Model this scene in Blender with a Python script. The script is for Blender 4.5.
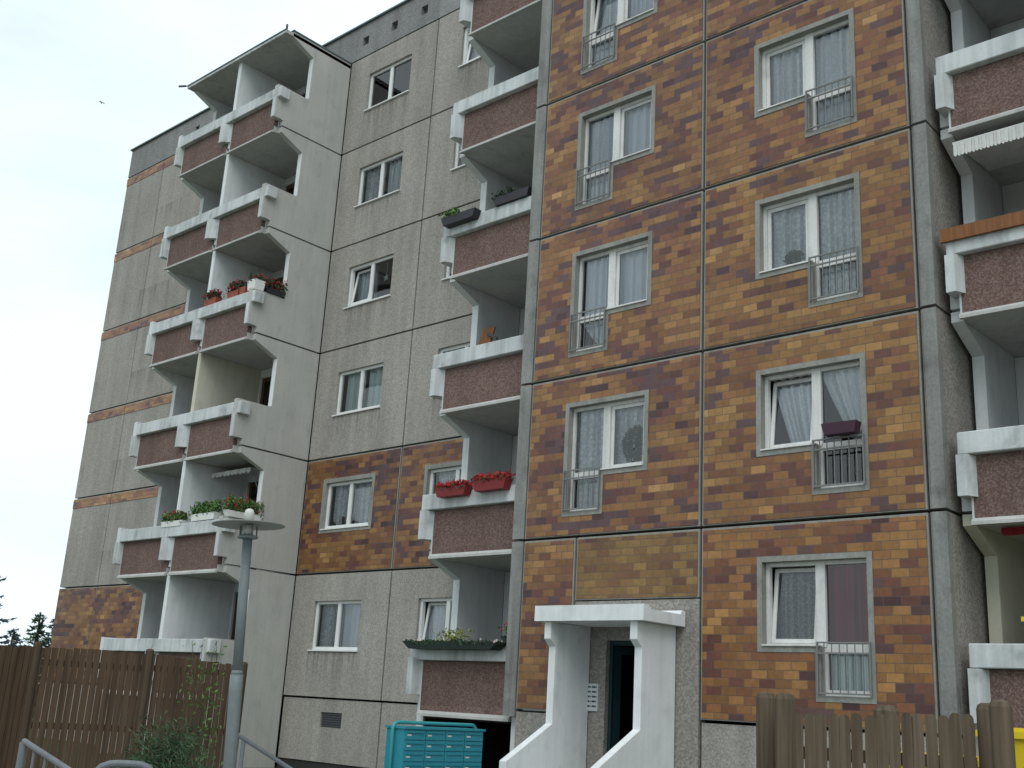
import bpy, bmesh, math, random
from mathutils import Vector, Matrix
random.seed(7)
scene = bpy.context.scene
for o in list(bpy.data.objects): bpy.data.objects.remove(o)
COL = scene.collection
R = math.radians

# ------------------------------------------------------------------ camera
FPX = 1113.1147
CAM = Vector((9.1471, -14.2537, 0.0414))
YAW, PIT, ROL = 0.7468, 0.2821, 0.0582
_f = Vector((-math.sin(YAW)*math.cos(PIT), math.cos(YAW)*math.cos(PIT), math.sin(PIT)))
_r = Vector((math.cos(YAW), math.sin(YAW), 0))
_u = _r.cross(_f)
RT = _r*math.cos(ROL) + _u*math.sin(ROL)
UP = -_r*math.sin(ROL) + _u*math.cos(ROL)
cd = bpy.data.cameras.new('camera')
cam = bpy.data.objects.new('camera', cd); COL.objects.link(cam)
cd.sensor_width = 36; cd.lens = FPX*36/1024; cd.clip_start = 0.1; cd.clip_end = 2000
m = Matrix.Identity(4)
for i in range(3):
    m[i][0] = RT[i]; m[i][1] = UP[i]; m[i][2] = -_f[i]; m[i][3] = CAM[i]
cam.matrix_world = m
scene.camera = cam

def at(px, py, d):
    v = _f + RT*((px-512)/FPX) + UP*((384-py)/FPX)
    return CAM + v.normalized()*d

# ------------------------------------------------------------------ world and sun
SUN_EL, SUN_AZ = R(50), R(142)      # compass-like angle, from the front left of the facade
w = bpy.data.worlds.new('World'); scene.world = w; w.use_nodes = True
nt = w.node_tree; N = nt.nodes; L = nt.links
N.clear()
out = N.new('ShaderNodeOutputWorld'); bg = N.new('ShaderNodeBackground'); L.new(bg.outputs[0], out.inputs[0])
sky = N.new('ShaderNodeTexSky'); sky.sky_type = 'NISHITA'; sky.sun_disc = False
sky.sun_elevation = SUN_EL; sky.sun_rotation = SUN_AZ; sky.air_density = 1.0; sky.dust_density = 2.0
tc = N.new('ShaderNodeTexCoord')
mp = N.new('ShaderNodeMapping'); mp.inputs['Scale'].default_value = (1, 1, 2.6)
L.new(tc.outputs['Generated'], mp.inputs[0])
ns = N.new('ShaderNodeTexNoise'); ns.inputs['Scale'].default_value = 2.1; ns.inputs['Detail'].default_value = 7
ns.inputs['Roughness'].default_value = .55
L.new(mp.outputs[0], ns.inputs['Vector'])
cr = N.new('ShaderNodeValToRGB'); cr.color_ramp.elements[0].position = .30; cr.color_ramp.elements[0].color = (.74,)*3+(1,)
cr.color_ramp.elements[1].position = .55; cr.color_ramp.elements[1].color = (1,)*3+(1,)
L.new(ns.outputs[0], cr.inputs[0])
mx = N.new('ShaderNodeMix'); mx.data_type = 'RGBA'
L.new(cr.outputs[0], mx.inputs[0]); L.new(sky.outputs[0], mx.inputs[6])
mx.inputs[7].default_value = (10.4, 12.0, 12.6, 1)
L.new(mx.outputs[2], bg.inputs[0]); bg.inputs[1].default_value = .085

sd = bpy.data.lights.new('sun', 'SUN'); sd.energy = 1.35; sd.angle = R(40); sd.color = (1, .985, .96)
so = bpy.data.objects.new('sun', sd); COL.objects.link(so)
# direction towards the sun (Nishita: rotation 0 = +Y, clockwise seen from above)
sv = Vector((math.sin(SUN_AZ)*math.cos(SUN_EL), math.cos(SUN_AZ)*math.cos(SUN_EL), math.sin(SUN_EL)))
so.rotation_euler = sv.to_track_quat('Z', 'Y').to_euler()
so.location = (0, -20, 40)

scene.view_settings.view_transform = 'Standard'
scene.view_settings.look = 'None'
scene.view_settings.exposure = 0.16
scene.view_settings.gamma = 1
scene.render.engine = 'CYCLES'

# ------------------------------------------------------------------ materials
def mat(name, col, rough=.8, spec=.3):
    m = bpy.data.materials.new(name); m.use_nodes = True
    b = m.node_tree.nodes['Principled BSDF']
    b.inputs['Base Color'].default_value = (*col, 1); b.inputs['Roughness'].default_value = rough
    b.inputs['Specular IOR Level'].default_value = spec
    return m

def nn(m, t, **kw):
    n = m.node_tree.nodes.new(t)
    for k, v in kw.items(): setattr(n, k, v)
    return n
def lk(m, a, b): m.node_tree.links.new(a, b)
def math_node(m, op, a, b=None):
    n = nn(m, 'ShaderNodeMath', operation=op)
    for i, v in enumerate((a, b)):
        if v is None: continue
        if isinstance(v, (int, float)): n.inputs[i].default_value = v
        else: lk(m, v, n.inputs[i])
    return n.outputs[0]
def noise(m, scale, vec, detail=3, sc=(1, 1, 1)):
    mpn = nn(m, 'ShaderNodeMapping'); mpn.inputs['Scale'].default_value = sc; lk(m, vec, mpn.inputs[0])
    n = nn(m, 'ShaderNodeTexNoise'); n.inputs['Scale'].default_value = scale; n.inputs['Detail'].default_value = detail
    lk(m, mpn.outputs[0], n.inputs['Vector']); return n.outputs[0]
def ramp(m, fac, stops, mode='LINEAR'):
    n = nn(m, 'ShaderNodeValToRGB'); r = n.color_ramp; r.interpolation = mode
    while len(r.elements) < len(stops): r.elements.new(.5)
    for e, (p, c) in zip(r.elements, stops):
        e.position = p; e.color = (*c, 1) if not isinstance(c, (int, float)) else (c, c, c, 1)
    lk(m, fac, n.inputs[0]); return n.outputs[0]
def mixc(m, f, a, b, mode='MIX'):
    n = nn(m, 'ShaderNodeMix', data_type='RGBA', blend_type=mode)
    for i, v in ((0, f), (6, a), (7, b)):
        if isinstance(v, (int, float)): n.inputs[i].default_value = v
        elif isinstance(v, tuple): n.inputs[i].default_value = (*v, 1)
        else: lk(m, v, n.inputs[i])
    return n.outputs[2]
def pos(m): return nn(m, 'ShaderNodeNewGeometry').outputs['Position']
def bsdf(m): return m.node_tree.nodes['Principled BSDF']
def bump(m, h, strength, dist=.01):
    n = nn(m, 'ShaderNodeBump'); n.inputs['Strength'].default_value = strength; n.inputs['Distance'].default_value = dist
    lk(m, h, n.inputs['Height']); lk(m, n.outputs[0], bsdf(m).inputs['Normal'])

def pebble(name, a, b, c, size=26, streak=.25, rough=.9, sills=False):
    """exposed-aggregate concrete: small stones of three tones, with rain streaks"""
    m = mat(name, a, rough, .2); p = pos(m)
    v = nn(m, 'ShaderNodeTexVoronoi'); v.inputs['Scale'].default_value = size; lk(m, p, v.inputs['Vector'])
    sep = nn(m, 'ShaderNodeSeparateColor'); lk(m, v.outputs['Color'], sep.inputs[0])
    f = math_node(m, 'ADD', math_node(m, 'MULTIPLY', sep.outputs[0], .75), math_node(m, 'MULTIPLY', noise(m, 9, p, 4), .25))
    col = ramp(m, f, [(.15, a), (.5, b), (.85, c)])
    st = noise(m, 1, p, 5, (3.2, 3.2, .22)); big = noise(m, .5, p, 3)
    sh = math_node(m, 'ADD', math_node(m, 'MULTIPLY', st, .6), math_node(m, 'MULTIPLY', big, .4))
    k = ramp(m, sh, [(.3, 1-streak), (.62, 1.0)])
    col = mixc(m, 1.0, mixc(m, 1.0, col, k, 'MULTIPLY'), panel_tone(m, p, .9), 'MULTIPLY')
    if sills: col = mixc(m, math_node(m, 'MULTIPLY', sill_dirt(m, p), .42), col, (.07, .066, .058))
    lk(m, col, bsdf(m).inputs['Base Color'])
    bump(m, v.outputs['Distance'], .25, .008)
    return m

def panel_tone(m, p, lo):
    s = nn(m, 'ShaderNodeSeparateXYZ'); lk(m, p, s.inputs[0])
    cv = nn(m, 'ShaderNodeCombineXYZ')
    lk(m, math_node(m, 'FLOOR', math_node(m, 'DIVIDE', math_node(m, 'ADD', s.outputs[0], 12.86), 3.43)), cv.inputs[0])
    lk(m, math_node(m, 'FLOOR', math_node(m, 'DIVIDE', s.outputs[2], 2.8)), cv.inputs[1])
    wn = nn(m, 'ShaderNodeTexWhiteNoise', noise_dimensions='2D'); lk(m, cv.outputs[0], wn.inputs['Vector'])
    return ramp(m, wn.outputs['Value'], [(0, lo), (1, 1.03)])

def sill_dirt(m, p):
    """rain dirt running down the wall below the window sills of the grey facade"""
    s = nn(m, 'ShaderNodeSeparateXYZ'); lk(m, p, s.inputs[0])
    fz = math_node(m, 'FRACT', math_node(m, 'DIVIDE', math_node(m, 'ADD', s.outputs[2], 28), 2.8))
    below = ramp(m, fz, [(.10, 0), (.365, 1), (.372, 0)])
    fx = math_node(m, 'FRACT', math_node(m, 'DIVIDE', math_node(m, 'ADD', s.outputs[0], 12.1+35.3), 3.53))
    under = ramp(m, fx, [(0, 1), (.50, 1), (.52, 0)])
    st = ramp(m, noise(m, 1, p, 4, (11, 11, .3)), [(.42, 0), (.62, 1)])
    return math_node(m, 'MULTIPLY', math_node(m, 'MULTIPLY', below, under), st)

def plaster(name, col, var=.18, streak=.25, rough=.85):
    m = mat(name, col, rough, .25); p = pos(m)
    a = noise(m, 1, p, 6, (9, 9, .4)); b = noise(m, 1.3, p, 4); c = noise(m, 26, p, 3)
    f = math_node(m, 'ADD', math_node(m, 'MULTIPLY', a, .5), math_node(m, 'MULTIPLY', b, .5))
    k = ramp(m, f, [(.3, 1-streak), (.6, 1.0)])
    k2 = ramp(m, c, [(.3, 1-var), (.7, 1.0)])
    d = noise(m, 3.4, p, 7, (1, 1, .7)); k3 = ramp(m, d, [(.28, 1-streak*.8), (.45, 1.0)])
    lk(m, mixc(m, 1.0, mixc(m, 1.0, mixc(m, 1.0, col, k, 'MULTIPLY'), k3, 'MULTIPLY'), k2, 'MULTIPLY'), bsdf(m).inputs['Base Color'])
    bump(m, c, .12, .004)
    return m

def tiles(name, shift=0.0, spread=1.0, tint=(1, 1, 1)):
    """glazed facade tiles 0.24 x 0.12 m in half bond, colour drawn per tile with drifting clusters"""
    m = mat(name, (.3, .15, .05), .42, .4); p = pos(m)
    s = nn(m, 'ShaderNodeSeparateXYZ'); lk(m, p, s.inputs[0])
    zr = math_node(m, 'DIVIDE', s.outputs[2], .1215)
    row = math_node(m, 'FLOOR', zr)
    odd = math_node(m, 'MODULO', math_node(m, 'ADD', row, 100), 2)
    u = math_node(m, 'ADD', math_node(m, 'DIVIDE', s.outputs[0], .245), math_node(m, 'MULTIPLY', odd, .5))
    colm = math_node(m, 'FLOOR', u)
    cv = nn(m, 'ShaderNodeCombineXYZ'); lk(m, colm, cv.inputs[0]); lk(m, row, cv.inputs[1])
    wn = nn(m, 'ShaderNodeTexWhiteNoise', noise_dimensions='2D'); lk(m, cv.outputs[0], wn.inputs['Vector'])
    cl = noise(m, 1, cv.outputs[0], 2, (.30, .66, 1))
    cl2 = noise(m, 1, cv.outputs[0], 1, (.09, .13, 1))
    f = math_node(m, 'ADD', math_node(m, 'MULTIPLY', wn.outputs['Value'], .36*spread),
                  math_node(m, 'ADD', math_node(m, 'MULTIPLY', cl, 1.15*spread), math_node(m, 'MULTIPLY', cl2, .6*spread)))
    f = math_node(m, 'ADD', f, .5-1.055*spread+shift)
    t = [(0, (.075, .034, .032)), (.24, (.105, .058, .052)), (.34, (.135, .055, .036)), (.42, (.19, .085, .034)),
         (.50, (.24, .122, .036)), (.60, (.285, .16, .045)), (.72, (.34, .20, .058)), (.86, (.42, .26, .085))]
    t = [(a, tuple(c[i]*tint[i] for i in range(3))) for a, c in t]
    c = ramp(m, f, t, 'CONSTANT')
    wob = nn(m, 'ShaderNodeTexWhiteNoise', noise_dimensions='3D')
    cv3 = nn(m, 'ShaderNodeCombineXYZ'); lk(m, colm, cv3.inputs[0]); lk(m, row, cv3.inputs[1]); cv3.inputs[2].default_value = 5
    lk(m, cv3.outputs[0], wob.inputs['Vector'])
    c = mixc(m, 1.0, c, ramp(m, wob.outputs['Value'], [(0, .78), (1, 1.12)]), 'MULTIPLY')
    c = mixc(m, 1.0, c, ramp(m, noise(m, 14, p, 4), [(.3, .82), (.7, 1.06)]), 'MULTIPLY')
    fu = math_node(m, 'FRACT', u); fz = math_node(m, 'FRACT', zr)
    eu = math_node(m, 'LESS_THAN', fu, .05); ez = math_node(m, 'LESS_THAN', fz, .10)
    e = math_node(m, 'MAXIMUM', eu, ez)
    c = mixc(m, math_node(m, 'MULTIPLY', e, .72), c, (.085, .066, .055))
    c = mixc(m, 1.0, c, panel_tone(m, p, .86), 'MULTIPLY')
    lk(m, c, bsdf(m).inputs['Base Color'])
    lk(m, math_node(m, 'ADD', .36, math_node(m, 'MULTIPLY', noise(m, 5, p, 3), .2)), bsdf(m).inputs['Roughness'])
    sw = nn(m, 'ShaderNodeSeparateColor'); lk(m, wob.outputs['Color'], sw.inputs[0])
    tx = math_node(m, 'MULTIPLY', math_node(m, 'SUBTRACT', fu, .5), math_node(m, 'SUBTRACT', sw.outputs[0], .5))
    tz = math_node(m, 'MULTIPLY', math_node(m, 'SUBTRACT', fz, .5), math_node(m, 'SUBTRACT', sw.outputs[1], .5))
    h = math_node(m, 'ADD', math_node(m, 'MULTIPLY', math_node(m, 'ADD', tx, tz), 2.2), math_node(m, 'MULTIPLY', math_node(m, 'SUBTRACT', 1, e), .5))
    bump(m, h, .6, .006)
    return m

def wood(name, a, b, scale=(30, 30, 1.5), rough=.85):
    m = mat(name, a, rough, .2); p = pos(m)
    f = noise(m, 1, p, 5, scale); g = noise(m, 1, p, 2, (9, 9, .15))
    c = ramp(m, math_node(m, 'ADD', math_node(m, 'MULTIPLY', f, .5), math_node(m, 'MULTIPLY', g, .5)), [(.3, a), (.68, b)])
    lk(m, c, bsdf(m).inputs['Base Color']); bump(m, f, .3, .004)
    return m

def leafmat(name, a, b):
    m = mat(name, a, .6, .3); p = pos(m)
    c = ramp(m, noise(m, 7, p, 3), [(.32, a), (.68, b)])
    lk(m, c, bsdf(m).inputs['Base Color'])
    return m

M = {}
M['concrete'] = pebble('grey_aggregate', (.265, .248, .222), (.33, .31, .28), (.40, .378, .345), 46, .3, sills=True)
M['attic'] = pebble('attic_aggregate', (.18, .18, .178), (.235, .235, .23), (.30, .30, .295), 46, .3)
M['side'] = plaster('smooth_grey_concrete', (.45, .445, .42), .1, .15)
M['strip'] = plaster('grey_strip_concrete', (.265, .268, .255), .22, .4)
M['sidepeb'] = pebble('corner_aggregate', (.21, .195, .178), (.27, .25, .23), (.345, .322, .30), 36, .22)
M['red'] = pebble('red_aggregate', (.115, .07, .06), (.158, .099, .086), (.21, .15, .135), 50, .22)
M['white'] = plaster('white_painted_concrete', (.56, .585, .59), .08, .42)
M['whiteclean'] = plaster('white_painted_wall', (.68, .70, .705), .05, .16)
M['loggia'] = plaster('loggia_paint', (.62, .635, .64), .05, .14)
M['loggia_yellow'] = plaster('loggia_cream_paint', (.53, .51, .42), .05, .14)
M['slab'] = plaster('slab_concrete', (.46, .46, .44), .1, .2)
M['edge'] = plaster('panel_edge_concrete', (.30, .29, .26), .2, .3)
M['trim'] = plaster('window_surround_concrete', (.29, .29, .265), .2, .3)
M['tile'] = tiles('facade_tiles', -.005, .92, (.97, .87, 1.05))
M['tile_band'] = tiles('facade_tiles_pale_band', .03, .75, (1.2, 1.05, 1.5))
M['tile_mid'] = tiles('facade_tiles_ochre', .035, .92, (.96, .88, 1.0))
M['tile_warm'] = tiles('facade_tiles_warm', .02, .95, (1.0, .86, .92))
M['tile_yellow'] = tiles('facade_tiles_yellow', .08, .5, (.78, .80, .92))
M['dark'] = mat('dark_joint', (.03, .03, .03), .9)
M['shaded'] = mat('shaded_interior', (.035, .026, .026), .9)  # near-black: the shade of unlit interiors is put into the colour
M['room'] = plaster('shaded_room_wall', (.16, .145, .125), .05, .1)  # wall colour darkened so the rooms behind the windows look unlit
M['frame'] = plaster('window_frame_white', (.70, .71, .70), .05, .1, .5)
M['frame_old'] = plaster('window_frame_pale', (.66, .66, .64), .10, .22, .6)
M['brown'] = wood('brown_door_wood', (.06, .035, .025), (.11, .065, .045))
M['metal'] = mat('grey_railing_paint', (.16, .165, .16), .55)
M['steel'] = plaster('galvanised_steel', (.16, .175, .19), .15, .25, .45)
M['lamp'] = plaster('lamp_pole_paint', (.17, .20, .205), .15, .2, .5)
M['flash'] = mat('roof_flashing', (.09, .115, .12), .5)
M['grille'] = mat('vent_grille', (.07, .07, .075), .7)
M['teal'] = plaster('teal_mailbox_paint', (.03, .23, .29), .1, .12, .4)
M['tealdoor'] = plaster('teal_mailbox_door', (.03, .225, .29), .1, .12, .38)
M['tealtube'] = plaster('teal_tube_paint', (.04, .28, .30), .1, .12, .4)
M['plate'] = mat('name_plate', (.5, .54, .55), .5)
M['ink'] = mat('dark_print', (.06, .06, .06), .6)
M['fence'] = wood('brown_fence_wood', (.036, .023, .014), (.098, .064, .04))
M['fencepost'] = wood('brown_fence_post', (.038, .028, .019), (.085, .062, .04))
M['fence_grey'] = wood('weathered_fence_wood', (.044, .031, .02), (.13, .10, .07))
M['yellow'] = mat('yellow_bin_plastic', (.62, .47, .02), .45)
M['terracotta'] = mat('terracotta_plastic', (.26, .065, .04), .6)
M['redbox'] = mat('red_planter_plastic', (.19, .018, .02), .5)
M['darkbox'] = mat('dark_planter_plastic', (.03, .028, .035), .5)
M['purplebox'] = mat('purple_planter_plastic', (.05, .018, .035), .5)
M['greenbox'] = mat('dark_green_planter', (.018, .028, .024), .6)
M['whitebox'] = mat('white_planter_plastic', (.68, .68, .66), .5)
M['soil'] = mat('soil', (.03, .022, .015), .95)
M['leaf'] = leafmat('leaf_green', (.04, .095, .022), (.10, .20, .045))
M['leafdark'] = leafmat('leaf_dark', (.014, .035, .018), (.035, .075, .03))
M['bushleaf'] = leafmat('bush_green', (.022, .055, .028), (.06, .115, .05))
M['leafyellow'] = leafmat('leaf_yellow_green', (.10, .13, .02), (.24, .24, .04))
M['needle'] = leafmat('spruce_needles', (.035, .075, .05), (.08, .14, .085))
M['needleblue'] = leafmat('blue_spruce_needles', (.035, .06, .075), (.085, .12, .14))
M['flower'] = leafmat('red_flowers', (.30, .012, .02), (.52, .03, .03))
M['flowerpale'] = leafmat('pale_flowers', (.55, .4, .4), (.75, .7, .65))
M['bark'] = wood('bark', (.045, .033, .024), (.09, .066, .047))
M['board'] = wood('orange_brown_board', (.13, .055, .025), (.24, .11, .05))
M['awning'] = plaster('awning_cloth', (.62, .62, .60), .1, .15)
M['redcloth'] = mat('red_cloth', (.22, .01, .02), .8)
M['bird'] = mat('bird_plumage', (.03, .03, .03), .8)
M['milk'] = mat('lamp_cap_white', (.5, .5, .47), .4)

gl = bpy.data.materials.new('window_glass'); gl.use_nodes = True
t = gl.node_tree; t.nodes.clear()
o_ = t.nodes.new('ShaderNodeOutputMaterial'); mixs = t.nodes.new('ShaderNodeMixShader')
tr = t.nodes.new('ShaderNodeBsdfTransparent'); tr.inputs[0].default_value = (.93, .96, .97, 1)
gs = t.nodes.new('ShaderNodeBsdfGlossy'); gs.inputs['Roughness'].default_value = .03
fr = t.nodes.new('ShaderNodeFresnel'); fr.inputs[0].default_value = 1.85
bp_ = t.nodes.new('ShaderNodeBump'); bp_.inputs['Strength'].default_value = .05; bp_.inputs['Distance'].default_value = .02
nz = t.nodes.new('ShaderNodeTexNoise'); nz.inputs['Scale'].default_value = 2.5
gp = t.nodes.new('ShaderNodeNewGeometry'); t.links.new(gp.outputs['Position'], nz.inputs['Vector'])
t.links.new(nz.outputs[0], bp_.inputs['Height']); t.links.new(bp_.outputs[0], gs.inputs['Normal'])
t.links.new(fr.outputs[0], mixs.inputs[0]); t.links.new(tr.outputs[0], mixs.inputs[1]); t.links.new(gs.outputs[0], mixs.inputs[2])
t.links.new(mixs.outputs[0], o_.inputs[0])
M['glass'] = gl

def lace(name, col, holes=.45, dots=16):
    m = mat(name, col, .9, .1); p = pos(m)
    bsdf(m).inputs['Emission Strength'].default_value = 0
    v = nn(m, 'ShaderNodeTexVoronoi'); v.inputs['Scale'].default_value = dots; lk(m, p, v.inputs['Vector'])
    f = math_node(m, 'ADD', math_node(m, 'MULTIPLY', v.outputs['Distance'], .8), math_node(m, 'MULTIPLY', noise(m, 3, p, 3), .7))
    a = ramp(m, f, [(.45, 1.0), (.85, 1-holes*.7)])
    lk(m, a, bsdf(m).inputs['Alpha'])
    return m
M['lace'] = lace('lace_curtain', (.85, .87, .9), .4)
M['lacedense'] = lace('dense_lace_curtain', (.88, .9, .93), .2, 22)
M['sheer'] = lace('sheer_curtain', (.80, .83, .88), .3, 40)
M['plain'] = plaster('plain_white_curtain', (.84, .87, .92), .04, .06)
M['greylace'] = lace('grey_lace_curtain', (.34, .35, .38), .5, 26)
M['curtainred'] = mat('dark_red_curtain', (.26, .016, .045), .9, .1)
M['paleblind'] = mat('pale_blind', (.74, .82, .80), .9, .1)

# ------------------------------------------------------------------ mesh helpers
ORG = {}
def obj(name, bm, material, parent=None, loc=(0, 0, 0), smooth=False):
    if name not in ('pane', 'room'): bmesh.ops.recalc_face_normals(bm, faces=bm.faces)
    me = bpy.data.meshes.new(name); bm.to_mesh(me); bm.free()
    if smooth:
        for p in me.polygons: p.use_smooth = True
    for mm in (material if isinstance(material, (list, tuple)) else [material]): me.materials.append(mm)
    return link(name, me, parent, loc)
def link(name, me, parent=None, loc=(0, 0, 0)):
    o = bpy.data.objects.new(name, me); COL.objects.link(o)
    if parent is not None:
        o.parent = parent
        if parent.type == 'EMPTY' and parent.name in ORG:
            o.matrix_parent_inverse = Matrix.Translation(-ORG[parent.name])   # parts are modelled in world coordinates
    o.location = loc
    return o
def tag(o, label=None, cat=None, group=None, kind=None):
    for k, v in (('label', label), ('category', cat), ('group', group), ('kind', kind)):
        if v: o[k] = v
    return o
def thing(name, label, cat, loc, group=None):
    o = bpy.data.objects.new(name, None); COL.objects.link(o); o.location = loc; o.empty_display_size = .2
    ORG[o.name] = Vector(loc)
    return tag(o, label, cat, group)
BM = bmesh.new
def box(bm, x0, x1, y0, y1, z0, z1, mi=0):
    v = [bm.verts.new(c) for c in ((x0,y0,z0),(x1,y0,z0),(x1,y1,z0),(x0,y1,z0),(x0,y0,z1),(x1,y0,z1),(x1,y1,z1),(x0,y1,z1))]
    for f in ((0,3,2,1),(4,5,6,7),(0,1,5,4),(1,2,6,5),(2,3,7,6),(3,0,4,7)):
        bm.faces.new([v[i] for i in f]).material_index = mi
    return v
def obox(bm, c, ux, uy, uz, hx, hy, hz, mi=0):
    """box with its own axes"""
    c = Vector(c); v = []
    for sz in (-1, 1):
        for sx, sy in ((-1,-1),(1,-1),(1,1),(-1,1)): v.append(bm.verts.new(c+ux*(hx*sx)+uy*(hy*sy)+uz*(hz*sz)))
    for f in ((0,3,2,1),(4,5,6,7),(0,1,5,4),(1,2,6,5),(2,3,7,6),(3,0,4,7)):
        bm.faces.new([v[i] for i in f]).material_index = mi
def prism(bm, pts, axis, a0, a1):
    def mk(p, a): return {'x': (a, p[0], p[1]), 'y': (p[0], a, p[1]), 'z': (p[0], p[1], a)}[axis]
    A = [bm.verts.new(mk(p, a0)) for p in pts]; B = [bm.verts.new(mk(p, a1)) for p in pts]
    bm.faces.new(A); bm.faces.new(B[::-1])
    n = len(pts)
    for i in range(n): bm.faces.new((A[i], A[(i+1) % n], B[(i+1) % n], B[i]))
def cells(bm, xs, zs, solid, y0, y1):
    """wall made of a grid of cells with openings, one closed skin"""
    xs = sorted(set(round(x, 4) for x in xs)); zs = sorted(set(round(z, 4) for z in zs))
    S = [[solid((xs[i]+xs[i+1])/2, (zs[j]+zs[j+1])/2) for j in range(len(zs)-1)] for i in range(len(xs)-1)]
    V = {}
    def vt(i, j, y):
        k = (i, j, y)
        if k not in V: V[k] = bm.verts.new((xs[i], y, zs[j]))
        return V[k]
    nx, nz = len(xs)-1, len(zs)-1
    def s(i, j): return 0 <= i < nx and 0 <= j < nz and S[i][j]
    for i in range(nx):
        for j in range(nz):
            if not S[i][j]: continue
            bm.faces.new((vt(i,j,y0), vt(i+1,j,y0), vt(i+1,j+1,y0), vt(i,j+1,y0)))
            bm.faces.new((vt(i,j,y1), vt(i,j+1,y1), vt(i+1,j+1,y1), vt(i+1,j,y1)))
            if not s(i-1, j): bm.faces.new((vt(i,j,y0), vt(i,j+1,y0), vt(i,j+1,y1), vt(i,j,y1)))
            if not s(i+1, j): bm.faces.new((vt(i+1,j,y0), vt(i+1,j,y1), vt(i+1,j+1,y1), vt(i+1,j+1,y0)))
            if not s(i, j-1): bm.faces.new((vt(i,j,y0), vt(i,j,y1), vt(i+1,j,y1), vt(i+1,j,y0)))
            if not s(i, j+1): bm.faces.new((vt(i,j+1,y0), vt(i+1,j+1,y0), vt(i+1,j+1,y1), vt(i,j+1,y1)))
def wall(bm, x0, x1, z0, z1, y0, y1, holes=()):
    xs, zs = [x0, x1], [z0, z1]
    for h in holes:
        xs += [max(x0, min(x1, h[0])), max(x0, min(x1, h[1]))]; zs += [max(z0, min(z1, h[2])), max(z0, min(z1, h[3]))]
    cells(bm, xs, zs, lambda x, z: not any(h[0] < x < h[1] and h[2] < z < h[3] for h in holes), y0, y1)
def tube(bm, pts, r, n=8, r2=None, cap=True):
    pts = [Vector(p) for p in pts]; rings = []
    for i, p in enumerate(pts):
        d = (pts[min(i+1, len(pts)-1)]-pts[max(i-1, 0)]).normalized()
        a = d.orthogonal().normalized() if i == 0 else (pa - d*pa.dot(d)).normalized()
        pa = a; b = d.cross(a)
        rr = r if r2 is None else r+(r2-r)*i/(len(pts)-1)
        rings.append([bm.verts.new(p+(a*math.cos(2*math.pi*k/n)+b*math.sin(2*math.pi*k/n))*rr) for k in range(n)])
    for A, B in zip(rings, rings[1:]):
        for k in range(n): bm.faces.new((A[k], A[(k+1) % n], B[(k+1) % n], B[k]))
    if cap: bm.faces.new(rings[0][::-1]); bm.faces.new(rings[-1])
def lathe(bm, prof, n=24, c=(0, 0, 0)):
    c = Vector(c); rings = []
    for r, z in prof:
        rings.append([bm.verts.new(c+Vector((r*math.cos(2*math.pi*k/n), r*math.sin(2*math.pi*k/n), z))) for k in range(n)])
    for A, B in zip(rings, rings[1:]):
        for k in range(n): bm.faces.new((A[k], A[(k+1) % n], B[(k+1) % n], B[k]))
    bm.faces.new(rings[0][::-1]); bm.faces.new(rings[-1])
def leaf(bm, p, s, mi=0, up=.3, w=.42):
    d = Vector((random.gauss(0, 1), random.gauss(0, 1), random.gauss(up, .8))).normalized()
    a = d.orthogonal().normalized(); b = d.cross(a)
    a, b = a*math.cos(s*99)+b*math.sin(s*99), b*math.cos(s*99)-a*math.sin(s*99)
    p = Vector(p)
    f = bm.faces.new([bm.verts.new(q) for q in (p-a*s, p+b*s*w+d*s*.12, p+a*s, p-b*s*w+d*s*.12)]); f.material_index = mi

# ------------------------------------------------------------------ setting
GZ = -1.6
bm = BM(); g = 60; ext = 400
for i in range(1):
    v = [bm.verts.new(c) for c in ((-ext, -ext, GZ), (ext, -ext, GZ), (ext, ext, GZ), (-ext, ext, GZ))]; bm.faces.new(v)
gm = mat('grass_ground', (.05, .075, .025), .95, .1); p = pos(gm)
lk(gm, ramp(gm, noise(gm, 6, p, 6), [(.3, (.03, .05, .016)), (.55, (.055, .085, .028)), (.75, (.09, .10, .045))]), bsdf(gm).inputs['Base Color'])
bump(gm, noise(gm, 40, p, 4), .6, .03)
tag(obj('grass_ground', bm, gm), kind='structure')
bm = BM(); v = [bm.verts.new(c) for c in ((-16, -40, GZ+.004), (20, -40, GZ+.004), (20, -5.2, GZ+.004), (-.2, -5.2, GZ+.004), (-.2, -1.95, GZ+.004), (-2.6, -1.95, GZ+.004), (-2.6, -5.2, GZ+.004), (-16, -5.2, GZ+.004))]; bm.faces.new(v)
pm = mat('paving', (.22, .21, .2), .9, .2); p = pos(pm)
br = nn(pm, 'ShaderNodeTexBrick'); br.inputs['Scale'].default_value = 2.2; br.inputs['Mortar Size'].default_value = .012
br.inputs['Color1'].default_value = (.32, .31, .295, 1); br.inputs['Color2'].default_value = (.38, .365, .345, 1); br.inputs['Mortar'].default_value = (.09, .085, .08, 1)
lk(pm, p, br.inputs['Vector']); lk(pm, br.outputs[0], bsdf(pm).inputs['Base Color'])
tag(obj('bounce_paving', bm, pm), kind='structure')  # paving widened and kept pale to bounce light under the balconies

# ------------------------------------------------------------------ apartment building
H = 2.8; YG = 2.275; NL = 6
B = thing('apartment_building', 'six-storey grey concrete panel apartment block with brown tiled bay, stacked balconies and white entrance porch', 'apartment building', (-5, 3, GZ))
def lev(k): return k*H
G0 = .022      # half a joint

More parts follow.
